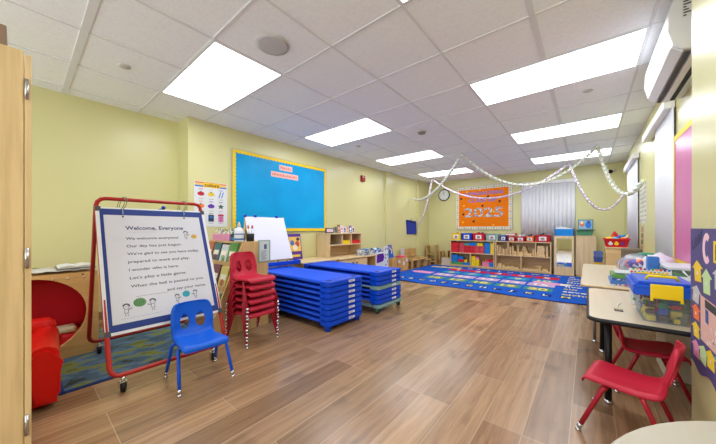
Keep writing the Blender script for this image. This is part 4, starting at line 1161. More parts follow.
# plain wood unit blocks
UB = [wood(222, 190, 138, a) for a in (0, 1, 2)]
def ublock(x0, z0, w, h, where, y0=CF+.04, d=.14, ax=0):
    B().box(x0, y0, z0, x0+w-.001, y0+d, z0+h-.0005, 0, .003).build('unit_block', UB[ax], None, 'plain wooden unit block %s' % where, 'block', 'wood blocks %s' % where)
w1 = 'in the upper compartment next to the brick shelf'
for i in range(5): ublock(-1.735+.045*i, US, .034, .15-.02*(i % 2)+.08*(i in (0, 1)), w1, CF+.04+.02*(i % 3), .10, 2)
ublock(-1.60, US, .10, .08, w1, CF+.16, .1)
w2 = 'in the wide middle upper compartment'
rs = random.Random(12)
xx = -1.465
for i, (w, h) in enumerate([(.04, .20), (.04, .22), (.06, .10), (.04, .23), (.08, .09), (.06, .07), (.10, .06), (.05, .16), (.06, .09)]):
    ublock(xx, US, w, h, w2, CF+.05+.03*(i % 2), .11, 2 if h > w else 0); xx += w+.007
for i in range(3): ublock(-1.215+.003*i, US+.065+.05*i, .12-.02*i, .049, w2, CF+.17, .1)
ublock(-1.213, US, .13, .064, w2, CF+.17, .1)
w3 = 'in the upper compartment by the mirror end'
for i in range(4): ublock(-.895, US+.062*i, .15-.01*(i % 2), .061, w3, CF+.04, .2)
for i in range(2): ublock(-.735, US+.12*i, .05, .119, w3, CF+.06, .1, 2)
w4 = 'scattered low in the compartment under the thin blocks'
for i, (x, w, h) in enumerate([(-1.735, .10, .05), (-1.62, .06, .08), (-1.55, .12, .045), (-1.42, .05, .06), (-1.36, .10, .04), (-1.72, .09, .055)]):
    ublock(x, LS if i != 5 else LS+.0505, w, h, w4, CF+.04+.02*(i % 2) if i != 5 else CF+.05, .12)
w5 = 'scattered low in the compartment next to the mirror'
for i, (x, w, h) in enumerate([(-1.19, .14, .035), (-1.04, .16, .03), (-.87, .05, .07), (-.80, .11, .04)]):
    ublock(x, LS, w, h, w5, CF+.05+.02*(i % 2), .12)
bb = B(); bb.prism([(-.93, CF+.09, LS+.071), (-.82, CF+.09, LS+.071), (-.81, CF+.09, LS+.10), (-.94, CF+.09, LS+.10)], (0, .08, 0)); bb.build('unit_block', UB[0], None, 'curved plain wooden block balanced across two others near the mirror', 'block')

# bins along the top
def bin_(x0, x1, z1, c, label, y0=CF+.03, y1=CF+.27, z0=.704, lab=(232, 232, 232), fill=None):
    t = thing('storage_bin', label, 'bin', ((x0+x1)/2, (y0+y1)/2, z0), 'bins on top of the cubby shelves')
    bb = B(); open_box(bb, x0+.012, y0+.012, z0, x1-.012, y1-.012, z1, .006, 0, .010); bb.build('tub', P(*c, .35), t)
    bb = B()
    for q in ((x0-.002, y0-.002, x1+.002, y0+.008), (x0-.002, y1-.008, x1+.002, y1+.002), (x0-.002, y0+.008, x0+.008, y1-.008), (x1-.008, y0+.008, x1+.002, y1-.008)): bb.box(q[0], q[1], z1-.012, q[2], q[3], z1+.003)
    bb.build('rim', P(*c, .3), t)
    cx = (x0+x1)/2; hh = z1-z0; s = min(.07, (x1-x0)*.28)
    bb = B().box(cx-s, y0-.004, z0+hh*.2, cx+s, y0-.001, z0+hh*.78, 0)
    bb.rect((cx-s*.5, y0-.0045, z0+hh*.35), X, Z, 0, 0, s, hh*.28, 1).rect((cx-s*.7, y0-.0045, z0+hh*.24), X, Z, 0, 0, s*1.4, hh*.05, 2)
    bb.build('picture_label', [P(*lab, .5), P(150, 120, 120, .5, var=.3, scale=60), P(90, 90, 96, .5)], t)
    return t
bin_(-2.875, -2.62, .885, (240, 204, 20), 'yellow bin with a picture label on the brick shelf')
bin_(-2.605, -2.335, .885, (22, 60, 196), 'royal blue bin with a picture label on the brick shelf')
bin_(-2.315, -2.02, .885, (206, 26, 40), 'red bin with a picture label between the blue and grey bins')
bin_(-2.00, -1.70, .875, (140, 168, 160), 'grey green bin on the brick shelf')
bin_(-1.665, -1.52, .84, (24, 56, 170), 'small blue bin at the near end of the block shelf')
bin_(-1.50, -1.33, .82, (196, 36, 46), 'red bin with white label under a red and white tray')
bin_(-1.31, -1.14, .82, (206, 40, 60), 'cherry red bin holding pale toy figures')
bin_(-1.12, -.955, .83, (236, 110, 40), 'orange bin on the block shelf')
bin_(-.93, -.645, .86, (196, 24, 44), 'wide red bin at the mirror end of the block shelf')
t = thing('game_tray', 'shallow red and white tray lying on the small red bin', 'tray', (-1.48, CF+.15, .826))
bb = B(); open_box(bb, -1.54, CF+.03, .8445, -1.33, CF+.27, .895); bb.build('tub', P(206, 60, 66, .4), t)
B().box(-1.53, CF+.028, .855, -1.34, CF+.0305, .885).build('printed_band', P(226, 226, 236, .4), t)
for k, (x, y, z, r, c, nm) in enumerate([(-1.26, CF+.12, .832, .038, (220, 206, 214), 'pale'), (-1.19, CF+.15, .836, .042, (190, 196, 216), 'lilac'), (-1.05, CF+.14, .842, .045, (70, 64, 70), 'dark grey'), (-2.75, CF+.14, .882, .035, (200, 60, 70), 'crimson'), (-2.2, CF+.13, .884, .045, (170, 40, 60), 'wine red'), (-2.12, CF+.17, .882, .04, (80, 50, 110), 'violet'), (-.82, CF+.15, .864, .05, (56, 60, 66), 'black')]):
    hold = ['cherry red bin', 'cherry red bin', 'orange bin', 'yellow bin', 'large red bin', 'large red bin', 'wide red bin'][k]
    t = thing('toy_figure', '%s toy showing over the rim of the %s' % (nm, hold), 'toy', (x, y, z-r), 'toys in the bins')
    B().ball((x, y, z), r, 0, (1, .9, .7), 2, .1, k).build('body', P(*c, .5), t)
    B().ball((x+r*.6, y, z+r*.55), r*.42, 0, (1, 1, 1), 2).build('head', P(*c, .5), t)

# mirror unit and the tall board
t = thing('mirror_unit', 'wooden stand with an upright mirror next to the block shelf', 'mirror', (-.40, 7.6, 0))
MX0, MX1 = -.575, -.225
bb = B().box(MX0, CF, 0, MX0+.045, CB, .85).box(MX1-.04, CF, 0, MX1, CB, .85).box(MX0+.045, CF, .80, MX1-.04, CB, .85).box(MX0+.045, CF, 0, MX1-.04, CB, .19)
bb.build('frame', BIRCH, t)
mm = P(225, 228, 230, .03, 1, var=0)
B().box(MX0+.0455, CF+.006, .191, MX1-.0405, CF+.012, .799).build('mirror_glass', mm, t)
B().box(MX0+.0455, CF+.0125, .191, MX1-.0405, CB, .799).build('back_panel', MAPLE, t)
t = thing('storage_bin', 'bright blue open bin with white paper on the mirror stand', 'bin', (-.40, 7.6, .851))
bb = B(); open_box(bb, MX0+.02, CF+.02, .851, MX1-.02, CB-.04, 1.0, .006, 0, .012); bb.build('tub', P(24, 136, 220, .35), t)
bb = B(); bb.prism([(MX0+.03, CF+.05, .875), (MX1-.03, CF+.05, .875), (MX1-.04, CF+.05, 1.015), (MX0+.12, CF+.05, 1.055), (MX0+.03, CF+.05, 1.03)], (0, .16, 0)); bb.build('paper_stack', P(236, 236, 234, .7), t)
t = thing('toy_cupboard', 'tall plain wooden cupboard back beside the mirror stand', 'cupboard', (-.03, 7.55, 0))
B().box(-.20, CF, .03, .125, CB, .845, 0, .004).build('body', wood(218, 192, 150, 2), t)
B().box(-.205, CF-.004, .846, .13, CB, .862, 0, .003).build('top', BIRCH_X, t)
B().box(-.19, CF+.02, 0, .115, CB-.02, .029).build('plinth', MAPLE, t)
B().box(.1255, CF+.02, .06, .137, CB-.03, .83).build('door', BIRCH, t)
t = thing('lidded_tub', 'dark green tub with an overhanging lid on the tall cupboard', 'tub', (-.05, 7.6, .863))
bb = B(); bb.prism([(-.17, CF+.03, .863), (.07, CF+.03, .863), (.085, CF+.03, .965), (-.185, CF+.03, .965)], (0, .26, 0), 0, .008); bb.build('tub', P(66, 132, 96, .45), t)
B().box(-.215, CF+.01, .966, .115, CF+.31, .988, 0, .006).build('lid', P(70, 104, 92, .4), t)
t = thing('picture_book', 'blue picture book standing upright on the green tub', 'book', (-.08, 7.62, .989))
bb = B(); bb.prism([(-.17, CF+.12, .989), (-.17, CF+.14, .989), (-.17, CF+.19, 1.20), (-.17, CF+.17, 1.20)], (.255, 0, 0)); bb.build('cover', P(92, 110, 110, .4), t)
dd = Vector((0, .05, .211)).normalized(); oo = Vector((-.17, CF+.1185, .989))
bb = B().rect(oo, X, dd, .015, .015, .24, .20, 0).disc(oo-Y*.001+X*.07+dd*.12, X, dd, .045, .06, 1).disc(oo-Y*.0014+X*.07+dd*.15, X, dd, .026, .03, 2).disc(oo-Y*.001+X*.175+dd*.10, X, dd, .05, .075, 3).disc(oo-Y*.0014+X*.18+dd*.16, X, dd, .03, .03, 4)
bb.build('cover_print', [P(130, 176, 206, .4), P(200, 120, 90, .4), P(240, 220, 170, .4), P(30, 110, 210, .4), P(60, 80, 150, .4)], t)
# ------------------------------------------------------------------ the big number rug
t = thing('number_rug', 'large blue number and letter rug in front of the block shelves', 'rug', (-1.68, 6.05, 0))
RX0, RX1, RY0, RY1 = -3.36, .03, 4.70, 7.38
RB = P(28, 84, 182, .95, var=.22, scale=14, bump=.2, bscale=250, spec=.1)
b = B(); nx, ny = 60, 40
def wav(x, y):
    e = max(0, 1-(y-RY0)/.35)
    return .007 + .010*e*max(0, sin(x*4.3+.6))**2
g = [[b.bm.verts.new((RX0+(RX1-RX0)*i/nx, RY0+(RY1-RY0)*j/ny + (.02*sin(i*.21+1) if j == 0 else 0), wav(RX0+(RX1-RX0)*i/nx, RY0+(RY1-RY0)*j/ny))) for j in range(ny+1)] for i in range(nx+1)]
for i in range(nx):
    for j in range(ny): b.bm.faces.new((g[i][j], g[i+1][j], g[i+1][j+1], g[i][j+1])).smooth = True
solidify(b.build('pile', RB, t), .006, -1)
b = B()
ed = [v for v in ([(RX0+(RX1-RX0)*i/nx, RY0+.02*sin(i*.21+1)-.002, wav(RX0+(RX1-RX0)*i/nx, RY0)-.003) for i in range(nx+1)])]
b.tube(ed + [(RX1, RY1, .004), (RX0, RY1, .004)], .006, 0, 6, True).build('edge_binding', P(18, 40, 110, .9), t)
RZ = Vector((0, 0, .0085))
rugc = [P(196, 32, 48, .95, spec=.1), P(42, 128, 172, .95, spec=.1), P(188, 158, 190, .95, spec=.1), P(60, 128, 128, .95, spec=.1), P(226, 206, 110, .95, spec=.1), P(224, 222, 206, .95, spec=.1), P(30, 52, 110, .95, spec=.1), P(214, 146, 186, .95, spec=.1), P(196, 178, 60, .95, spec=.1), P(120, 140, 110, .95, spec=.1), P(70, 150, 190, .95, spec=.1)]
b = B(); tx = B()
num = 1
for r_, y in enumerate((6.62, 6.18, 5.74, 5.30)):
    for c_ in range(5):
        x = -2.62 + .445*c_
        b.box(x, y, .0072, x+.40, y+.30, .0084, r_)
        if r_ in (1, 3): b.box(x+.06, y+.03, .0085, x+.34, y+.27, .0088, 9 if r_ == 3 else 10)
        tx.text(str(num), (x+.20, y+.06, .0092), X, Y, h=.19, m=(5 if r_ == 0 else 4) if r_ != 2 else 5, align='c', bold=True)
        num += 1
# alphabet round the border, little insets between, pencils at the sides
for k, ch in enumerate('ABCDEFGHIJKLM'):
    x = -3.0 + .225*k
    tx.text(ch, (x, 4.95, .013), X, Y, h=.11, m=5 if k % 2 else 4, bold=True)
    b.box(x-.02, 4.935, .0095, x+.11, 5.075, .0102, 6)
for k, ch in enumerate('NOPQRSTUVWXYZ'):
    x = -3.0 + .225*k
    tx.text(ch, (x, 7.10, .0092), X, Y, h=.11, m=4 if k % 2 else 5, bold=True)
for k, w in enumerate(('one', 'two', 'three', 'four', 'five', 'six', 'seven', 'eight')):
    tx.text(w, (-.31, 6.88-.24*k, .0092), X, Y, h=.12, m=4 if k % 2 else 5, bold=True)
b.flat((-.80, 6.02, .0092), X, Y, [(0, 0), (.42, 0), (.60, .10), (.42, .22), (0, .22)], 7).flat((-.80, 6.02, .0094), X, Y, [(.42, 0), (.60, .10), (.42, .22)], 5)
b.flat((-2.72, 5.9, .0092), X, Y, [(0, -.1), (-.36, -.1), (-.52, .05), (-.36, .2), (0, .2)], 7).flat((-3.2, 6.9, .0092), X, Y, [(0, 0), (.7, .05), (.78, .13), (.7, .2), (0, .16)], 4)
b.build('number_squares', rugc, t); tx.build('lettering', rugc, t)

# ------------------------------------------------------------------ back right: wooden stand with toy bucket, stacked trays
t = thing('wooden_pedestal', 'wooden cabinet block carrying the red toy bucket by the window wall', 'cabinet', (.29, 5.65, 0))
B().box(.20, 5.50, .02, .445, 5.80, .715, 0, .003).build('body', wood(220, 184, 132, 0), t)
B().box(.195, 5.49, .716, .45, 5.81, .735, 0, .003).build('top', BIRCH_X, t)
B().box(.215, 5.52, 0, .43, 5.78, .019).build('plinth', MAPLE, t)
t = thing('toy_bucket', 'red basket heaped with bright plastic toys on the wooden pedestal', 'basket', (.29, 5.65, .736))
bb = B(); open_box(bb, .205, 5.53, .736, .435, 5.77, .85, .006, 0, .022); bb.build('tub', P(206, 22, 36, .35), t)
B().box(.17, 5.495, .848, .47, 5.505, .862).box(.17, 5.795, .848, .47, 5.805, .862).box(.17, 5.505, .848, .18, 5.795, .862).box(.46, 5.505, .848, .47, 5.795, .862).build('rim', P(214, 30, 44, .3), t)
bb = B()
for k, xx in enumerate((.255, .32, .385)): bb.disc((xx, 5.515, .785), X, Z, .026, .022, k).flat((xx, 5.514, .785), X, Z, [(-.024, .0), (.024, 0), (0, .045)], k)
bb.build('sticker', [P(216, 216, 226, .4), P(240, 206, 40, .4), P(110, 50, 130, .4)], t)
tc_ = [((206, 30, 36), 'red cone'), ((240, 196, 30), 'yellow'), ((40, 120, 210), 'blue'), ((236, 120, 40), 'orange'), ((60, 170, 200), 'turquoise'), ((232, 220, 210), 'cream'), ((30, 90, 190), 'royal blue')]
for k, (dx, dy_, dz, c) in enumerate([(.0, .02, .045, 0), (-.07, -.06, .005, 1), (.07, -.03, .03, 2), (.09, -.09, .005, 3), (.0, -.08, .004, 4), (-.02, .1, .01, 5), (.11, .05, .02, 6)]):
    t = thing('plastic_toy', '%s plastic toy heaped in the red basket' % tc_[c][1], 'toy', (.315+dx*.9, 5.65+dy_, .83+dz), 'toys heaped in the red basket')
    if c == 0: B().cyl((.315, 5.67, .855), (.305, 5.66, .965), .062, .012, seg=14).build('cone', P(*tc_[c][0], .4), t); continue
    B().ball((.315+dx*.9, 5.65+dy_, .85+dz), .038, 0, (1.2, 1, .8), 2, .1, k).build('body', P(*tc_[c][0], .4), t)
    B().cyl((.315+dx*.9, 5.65+dy_, .865+dz), (.315+dx*.9+.05, 5.65+dy_-.01, .885+dz), .010, .014, seg=8).build('handle', P(*tc_[(c+2) % 7][0], .4), t)
for k, (z0, z1, c, nm) in enumerate([(.0, .30, (170, 140, 90), 'tan'), (.302, .40, (60, 66, 100), 'slate'), (.402, .50, (226, 180, 40), 'yellow'), (.502, .58, (64, 84, 150), 'indigo'), (.582, .66, (90, 110, 170), 'steel blue')]):
    t = thing('storage_tray', '%s tray in the stack left of the wooden pedestal' % nm, 'tray', (.08, 5.6, z0), 'trays stacked beside the pedestal')
    bb = B(); open_box(bb, .07, 5.52, z0, .165, 5.72, z1-.002, .006, 0, .006); bb.build('tub', P(*c, .4), t)
    B().box(.06, 5.509, z1-.012, .175, 5.516, z1-.003).build('rim', P(*c, .35), t)

# ------------------------------------------------------------------ tables along the window wall
TOP = wood(204, 189, 166, 1, .95, .32, .6)
EDGE = P(24, 24, 26, .5)
def table(y0, y1, x0, x1, h, edge, leg_mat, label, rr, lr, apron=0):
    t = thing('activity_table', label, 'table', ((x0+x1)/2, (y0+y1)/2, 0))
    r = rr
    pts = []
    for cx, cy, a0 in ((x1-r, y0+r, -pi/2), (x1-r, y1-r, 0), (x0+r, y1-r, pi/2), (x0+r, y0+r, pi)):
        pts += [(cx+r*cos(a0+pi/2*k/5), cy+r*sin(a0+pi/2*k/5)) for k in range(6)]
    B().prism([(x, y, h-.022) for x, y in pts], (0, 0, .022), 0, .002).build('tabletop', TOP, t)
    B().tube([(x, y, h-.012) for x, y in pts], .0125, 0, 8, True).build('edge_band', edge, t)
    if apron: B().box(x0+.03, y0+.03, h-.06, x1-.03, y0+.045, h-.023).box(x0+.03, y1-.045, h-.06, x1-.03, y1-.03, h-.023).box(x0+.03, y0+.046, h-.06, x0+.045, y1-.046, h-.023).box(x1-.045, y0+.046, h-.06, x1-.03, y1-.046, h-.023).build('apron', leg_mat, t)
    for x in (x0+.085, x1-.06):
        for y in (y0+.09, y1-.09):
            lg = B().cyl((x, y, .02), (x, y, h-.023), lr).build('leg', leg_mat, t)
            B().lathe([(lr*1.3, 0), (lr*1.3, .012), (lr, .02)], (x, y, 0), 0, 14).build('glide', CHROME, lg)
            s = 1 if y < (y0+y1)/2 else -1
            if edge is EDGE: B().tube([(x, y, h-.20), (x+.0, y+s*.16, h-.024)], .007).build('brace', leg_mat, t)
    return t
table(2.065, 3.10, .005, .565, .50, EDGE, P(26, 26, 28, .4, .3), 'black edged wooden activity table holding the blue lidded tub', .05, .0165)
table(3.14, 4.98, -.04, .565, .52, wood(214, 188, 146, 1), P(150, 150, 152, .3, .8), 'longer plain edged wooden activity table behind the black edged one', .03, .011)
# round table at the lower right
t = thing('round_table', 'pale round topped table in front, cut by the picture edge', 'table', (.585, .64, 0))
cx, cy, rd = .60, .665, .60
B().lathe([(rd-.004, .478), (rd, .484), (rd, .496), (rd-.004, .50)], (cx, cy, 0), 0, 64).build('tabletop', wood(184, 176, 162, 1, .96, .4, .6), t)
for a in (.8, 2.36, 3.93, 5.5):
    x, y = cx+.46*cos(a), cy+.46*sin(a)
    lg = B().cyl((x, y, .015), (x, y, .477), .014).build('leg', CHROME, t)
    B().lathe([(.018, 0), (.018, .015)], (x, y, 0), 0, 12).build('glide', BLACK, lg)

# blue lidded tub on the near table
t = thing('storage_tub', 'clear tub of building blocks with blue lid and yellow latch on the near table', 'storage tub', (.37, 2.29, .501))
TX0, TX1, TY0, TY1 = .232, .388, 2.155, 2.46
PL = clear(240, 243, 247, .93, .1)
bb = B()
zb, zt, fl = .5015, .685, .025
def wallq(pts, off): bb.prism(pts, off)
o0 = [(TX0, TY0), (TX1, TY0), (TX1, TY1), (TX0, TY1)]; o1 = [(TX0-fl, TY0-fl), (TX1+fl, TY0-fl), (TX1+fl, TY1+fl), (TX0-fl, TY1+fl)]
for k in range(4):
    j = (k+1) % 4
    a = [Vector((*o0[k], zb)), Vector((*o0[j], zb)), Vector((*o1[j], zt)), Vector((*o1[k], zt))]
    c = Vector(((TX0+TX1)/2, (TY0+TY1)/2, (a[0].z+a[2].z)/2)); mid = sum(a, Vector())/4; inw = (c-mid); inw.z = 0
    bb.prism(a, inw.normalized()*.003)
bb.box(TX0+.001, TY0+.001, zb, TX1-.001, TY1-.001, zb+.003)
bb.build('tub', PL, t)
LB = P(22, 84, 206, .35, var=.04)
bb = B()
lx0, lx1, ly0, ly1 = TX0-.045, TX1+.045, TY0-.045, TY1+.045
bb.prism([(lx0, ly0, .682), (lx1, ly0, .682), (lx1, ly1, .682), (lx0, ly1, .682)], (0, 0, .022), 0, .006)
bb.prism([(lx0+.015, ly0+.015, .705), (lx1-.015, ly0+.015, .705), (lx1-.015, ly1-.015, .705), (lx0+.015, ly1-.015, .705)], (0, 0, .016), 0, .007)
bb.box(lx0+.002, ly0+.001, .65, lx1-.002, ly0+.006, .683).box(lx0+.001, ly0+.006, .655, lx0+.006, ly1-.006, .683)
lid = bb.build('lid', LB, t)
LY = P(240, 204, 20, .35)
cxm = (TX0+TX1)/2
bb = B(); bb.box(cxm-.058, ly0-.010, .638, cxm+.058, ly0-.0005, .712, 0, .004).box(cxm-.058, ly0-.010, .625, cxm-.048, ly0-.001, .64).box(cxm+.048, ly0-.010, .625, cxm+.058, ly0-.001, .64)
bb.build('latch', LY, t)
bb = B(); bb.tube([(cxm-.06, 2.22, .722), (cxm-.052, 2.22, .740), (cxm+.052, 2.22, .740), (cxm+.06, 2.22, .722)], .008).build('lid_handle', LY, lid)
bb = B(); bb.box(cxm-.08, ly1-.035, .721, cxm+.06, ly1-.018, .730, 0, .003).build('rear_latch', LY, lid)
rs = random.Random(5)
bcol = [((232, 196, 30), 'yellow'), ((206, 40, 50), 'red'), ((40, 90, 180), 'blue'), ((50, 120, 80), 'green'), ((236, 206, 90), 'pale yellow'), ((90, 60, 60), 'brown')]
lay = []
for iz in range(4):
    for iy in range(4):
        for ix in range(3): lay.append((ix, iy, iz))
for ix, iy, iz in lay:
    if iz == 3 and rs.random() < .4: continue
    c = bcol[rs.randrange(6)]
    px, py = TX0+.008+.048*ix, TY0+.008+.071*iy
    w, d = .043, .064
    w2, d2_ = rs.choice(((.036, .026), (.022, .056), (.034, .034), (.040, .018)))
    tb = B().box(-w2/2, -d2_/2, 0, w2/2, d2_/2, rs.uniform(.018, .033), 0, .002)
    tb.move(Matrix.Translation((px+.022, py+.033, .5055+.035*iz)) @ Matrix.Rotation(rs.uniform(-.35, .35), 4, 'Z') @ Matrix.Rotation(rs.uniform(-.12, .12), 4, 'X'))
    tb.build('toy_block', P(*c[0], .4), None, '%s building block inside the clear tub' % c[1], 'toy block', '%s building blocks in the clear tub' % c[1])
t = thing('hanging_tag', 'small dark picture tag on a string beside the clear tub', 'tag', (.11, 2.28, .5005))
B().box(.125, 2.31, .5005, .165, 2.375, .5035, 0, .001).build('card', P(50, 44, 70, .4), t)
bb = B().rect((.13, 2.315, .5038), X, Y, 0, .04, .03, .052, 0).rect((.13, 2.315, .5038), X, Y, .002, .01, .03, .03, 1).build('print', [P(236, 206, 50, .4), P(140, 60, 70, .4, var=.3, scale=90)], t)
B().tube([(.145, 2.376, .503), (.148, 2.43, .504), (.15, 2.48, .503), (.17, 2.56, .503)], .0018, 0, 6).build('string', P(190, 214, 206, .6), t)

# things heaped behind the tub
t = thing('sticker_pack', 'white strip of fruit stickers lying behind the blue lidded tub', 'sticker pack', (.32, 2.6, .501))
bb = B(); bb.prism([(.215, 2.59, .502), (.41, 2.59, .502), (.41, 2.63, .735), (.215, 2.63, .735)], (0, .012, 0)); bb.build('card', P(228, 228, 224, .4), t)
bb = B(); rs = random.Random(9)
dd = Vector((0, .04, .243)).normalized(); oo = Vector((.215, 2.5885, .502))
for k in range(20):
    bb.disc(oo + X*(.012+.009*k) + dd*(.215 + .02*(k % 2)), X, dd, .0065, .007, k % 5)
for k in range(40): bb.disc(oo + X*rs.uniform(.02, .175) + dd*rs.uniform(.02, .19) - Y*.0005, X, dd, .009, .009, k % 5)
bb.build('stickers', [P(226, 50, 60, .4), P(90, 170, 60, .4), P(110, 50, 150, .4), P(240, 150, 60, .4), P(60, 110, 200, .4)], t)
# board games on the longer table
for k, (x0, y0, z0, x1, y1, z1, c, d, lab) in enumerate([(.15, 3.22, .521, .41, 3.56, .560, (70, 120, 190), (226, 230, 236), 'flat blue and white game box, lowest in the pile on the long table'), (.16, 3.24, .561, .40, 3.54, .612, (92, 150, 70), (60, 100, 170), 'green game box lying on the flat blue box'), (.18, 3.27, .613, .39, 3.50, .63, (196, 206, 206), (110, 150, 160), 'thin pale box on top of the green game box')]):
    t = thing('game_box', lab, 'box', ((x0+x1)/2, (y0+y1)/2, z0), 'game boxes on the long table')
    B().box(x0, y0, z0, x1, y1, z1-(.012 if z1-z0 > .03 else .004), 0, .002).build('base', P(*d, .4), t)
    B().box(x0-.002, y0-.002, z1-(.030 if z1-z0 > .03 else .010), x1+.002, y1+.002, z1-.001, 0, .002).build('lid', P(*c, .35), t)
    B().rect((x0+.03, y0-.003, z0+.004), X, Z, 0, 0, (x1-x0)*.5, (z1-z0)*.25, 0).build('print', patches([(236, 210, 90), (206, 60, 60), (60, 90, 160), (230, 230, 230)], 60), t)
t = thing('toy_bag', 'bulging clear bag of bright small toys on the long table', 'bag', (.30, 3.80, .521))
bagm = patches([(206, 206, 216), (150, 90, 140), (70, 110, 180), (226, 226, 230), (210, 90, 70), (120, 160, 120), (196, 196, 206), (90, 80, 130)], 26, .25)
B().ball((.35, 3.76, .645), .125, 0, (.95, .95, .78), 3, .07, 2).build('contents', bagm, t)
B().ball((.35, 3.76, .65), .134, 0, (.96, .96, .82), 3, .08, 5).build('film', clear(232, 234, 240, .72, .08), t)
tag(B().ball((.35, 3.45, .69), .075, 0, (1.2, .9, .75), 3, .05, 8).build('toy_pouch', patches([(90, 60, 130), (236, 140, 60), (70, 80, 160), (210, 70, 70), (190, 190, 196)], 34, .4)), 'plump purple and orange patterned pouch resting on the game boxes', 'pouch')
tag(B().box(.30, 4.3, .521, .46, 4.55, .78, 0, .02).build('fabric_bin', P(110, 96, 80, .8)), 'brown fabric bin at the far end of the long table', 'bin')
tag(B().ball((.47, 4.14, .735), .06, 0, (1.3, 1, .35), 3, .04, 3).build('green_bowl', P(20, 140, 110, .4)), 'teal green bundle lying on top by the brown bin', 'bundle')
t = thing('bin_liner', 'large crumpled white plastic bag between the toy bag and the wall', 'bag', (.46, 3.35, .521))
B().ball((.46, 3.42, .66), .145, 0, (.75, 1.3, .95), 3, .09, 4).build('film', P(212, 210, 224, .3, var=.03, bump=.4, bscale=18), t)
t = thing('paper_roll', 'upright blue sleeve box of paper behind the blue lidded tub', 'box', (.30, 2.95, .501))
B().box(.335, 2.90, .501, .395, 2.99, .80, 0, .008).build('sleeve', P(60, 120, 200, .4, var=.2, scale=20), t)
B().box(.341, 2.906, .801, .389, 2.984, .808, 0, .003).build('paper', WHITE, t)
def cleartub(x0, y0, x1, y1, z0, z1, lidc, fillm, label):
    t = thing('storage_tub', label, 'storage tub', ((x0+x1)/2, (y0+y1)/2, z0))
    bb = B(); open_box(bb, x0+.01, y0+.01, z0, x1-.01, y1-.01, z1-.018, .003, 0, .006); bb.build('tub', clear(228, 238, 232, .88, .1), t)
    B().box(x0+.02, y0+.02, z0+.006, x1-.02, y1-.02, z0+(z1-z0)*.84, 0, .012).build('contents', fillm, t)
    B().box(x0-.004, y0-.004, z1-.0175, x1+.004, y1+.004, z1, 0, .005).build('lid', lidc, t)
    B().tube([(x0+.06, y0-.006, z1-.02), ((x0+x1)/2, y0-.012, z1-.055), (x1-.06, y0-.006, z1-.02)], .005).build('handle', P(226, 230, 232, .3), t)
cleartub(.40, 2.66, .57, 3.02, .501, .755, P(206, 212, 218, .35), P(96, 190, 116, .6, var=.2, scale=20), 'clear tub with green contents against the window wall')
cleartub(.42, 2.475, .575, 2.645, .501, .70, P(196, 202, 208, .35), P(222, 190, 166, .6, var=.1, scale=20), 'smaller clear tub with peach contents beside the green one')
B().box(.43, 2.468, .645, .57, 2.4705, .66).build('orange_label', P(236, 140, 60, .5), bpy.data.objects['storage_tub.002'])
t = thing('floor_box', 'plain beige box on the floor under the near table', 'box', (.47, 2.9, 0))
B().box(.40, 2.74, 0, .56, 3.08, .33, 0, .004).build('carton', P(196, 186, 160, .7), t)
B().box(.395, 2.735, .331, .565, 3.085, .35, 0, .003).build('lid', P(206, 198, 176, .7), t)

# ------------------------------------------------------------------ right wall
t = thing('air_conditioner', 'white split air conditioner high on the window wall', 'air conditioner', (.48, 2.9, 2.03))
AW = P(232, 233, 236, .28, var=.01)
pr = [(.578, 2.04), (.50, 2.03), (.425, 2.045), (.385, 2.085), (.365, 2.17), (.368, 2.28), (.385, 2.345), (.41, 2.362), (.578, 2.362)]
B().prism([(x, 2.44, z) for x, z in pr], (0, .90, 0), 0, .004).build('housing', AW, t)
B().prism([(.388, 2.46, 2.078), (.43, 2.46, 2.040), (.425, 2.46, 2.033), (.380, 2.46, 2.072)], (0, .86, 0)).build('front_flap', P(214, 216, 220, .35), t)
B().box(.435, 2.47, 2.026, .458, 3.31, 2.0335).build('outlet_slot', P(70, 72, 78, .6), t)
B().box(.463, 2.47, 2.022, .50, 3.31, 2.030, 0, .002).build('louvre', P(222, 222, 224, .35), t)
B().box(.505, 2.47, 2.0245, .53, 3.31, 2.0325).build('rear_slot', P(36, 34, 34, .6), t)
bb = B().rect((.42, 2.4385, 2.22), X, Z, 0, 0, .04, .11, 0)
for k in range(6): bb.rect((.425, 2.438, 2.228+.016*k), X, Z, 0, 0, .012+.018*((k*5) % 3)/2, .008, 1)
bb.build('energy_label', [P(224, 224, 226, .4), P(60, 60, 66, .5)], t)

t = thing('bulletin_board', 'pink paper bulletin board with yellow scalloped border on the window wall', 'bulletin board', (XR, 3.0, .7))
B().box(XR-.02, 2.50, .70, XR-.001, 3.51, 1.78, 0, .002).build('board', P(190, 186, 176, .5), t)
B().box(XR-.023, 2.52, .72, XR-.0205, 3.49, 1.76).build('backing_paper', P(206, 108, 166, .3, var=.05, scale=3, bump=.3, bscale=8), t)
bb = B(); scallop_border(bb, Vector((XR-.0245, 3.50, .71)), -Y, Z, 1.0, 1.06, .038, 0); bb.build('border', P(240, 206, 30, .5), t)
t = thing('doodle_poster', 'white poster of black line writing between the windows', 'poster', (XR, 5.35, 1.1))
B().box(XR-.004, 5.08, 1.08, XR-.001, 5.72, 1.66).build('sheet', P(224, 224, 206, .5), t)
bb = B(); rs = random.Random(4)
for i in range(9):
    for j in range(5):
        q = Vector((XR-.0045, 5.69-.122*j, 1.10+.06*i))
        if (i+j) % 3 == 0: bb.disc(q-Y*.04+Z*.02, -Y, Z, .03, .018, (i+j) % 2)
        else: bb.rect(q, -Y, Z, .01, .01, .05+.04*rs.random(), .02, 0).rect(q-X*.0003, -Y, Z, .02, .024, .08, .030, 0)
bb.build('printing', [P(130, 130, 136, .5), P(170, 176, 160, .5)], t)
bb = B(); bb.rect((XR-.0048, 5.72, 1.62), -Y, Z, 0, 0, .64, .05, 0).build('title_band', P(206, 214, 120, .5), t)
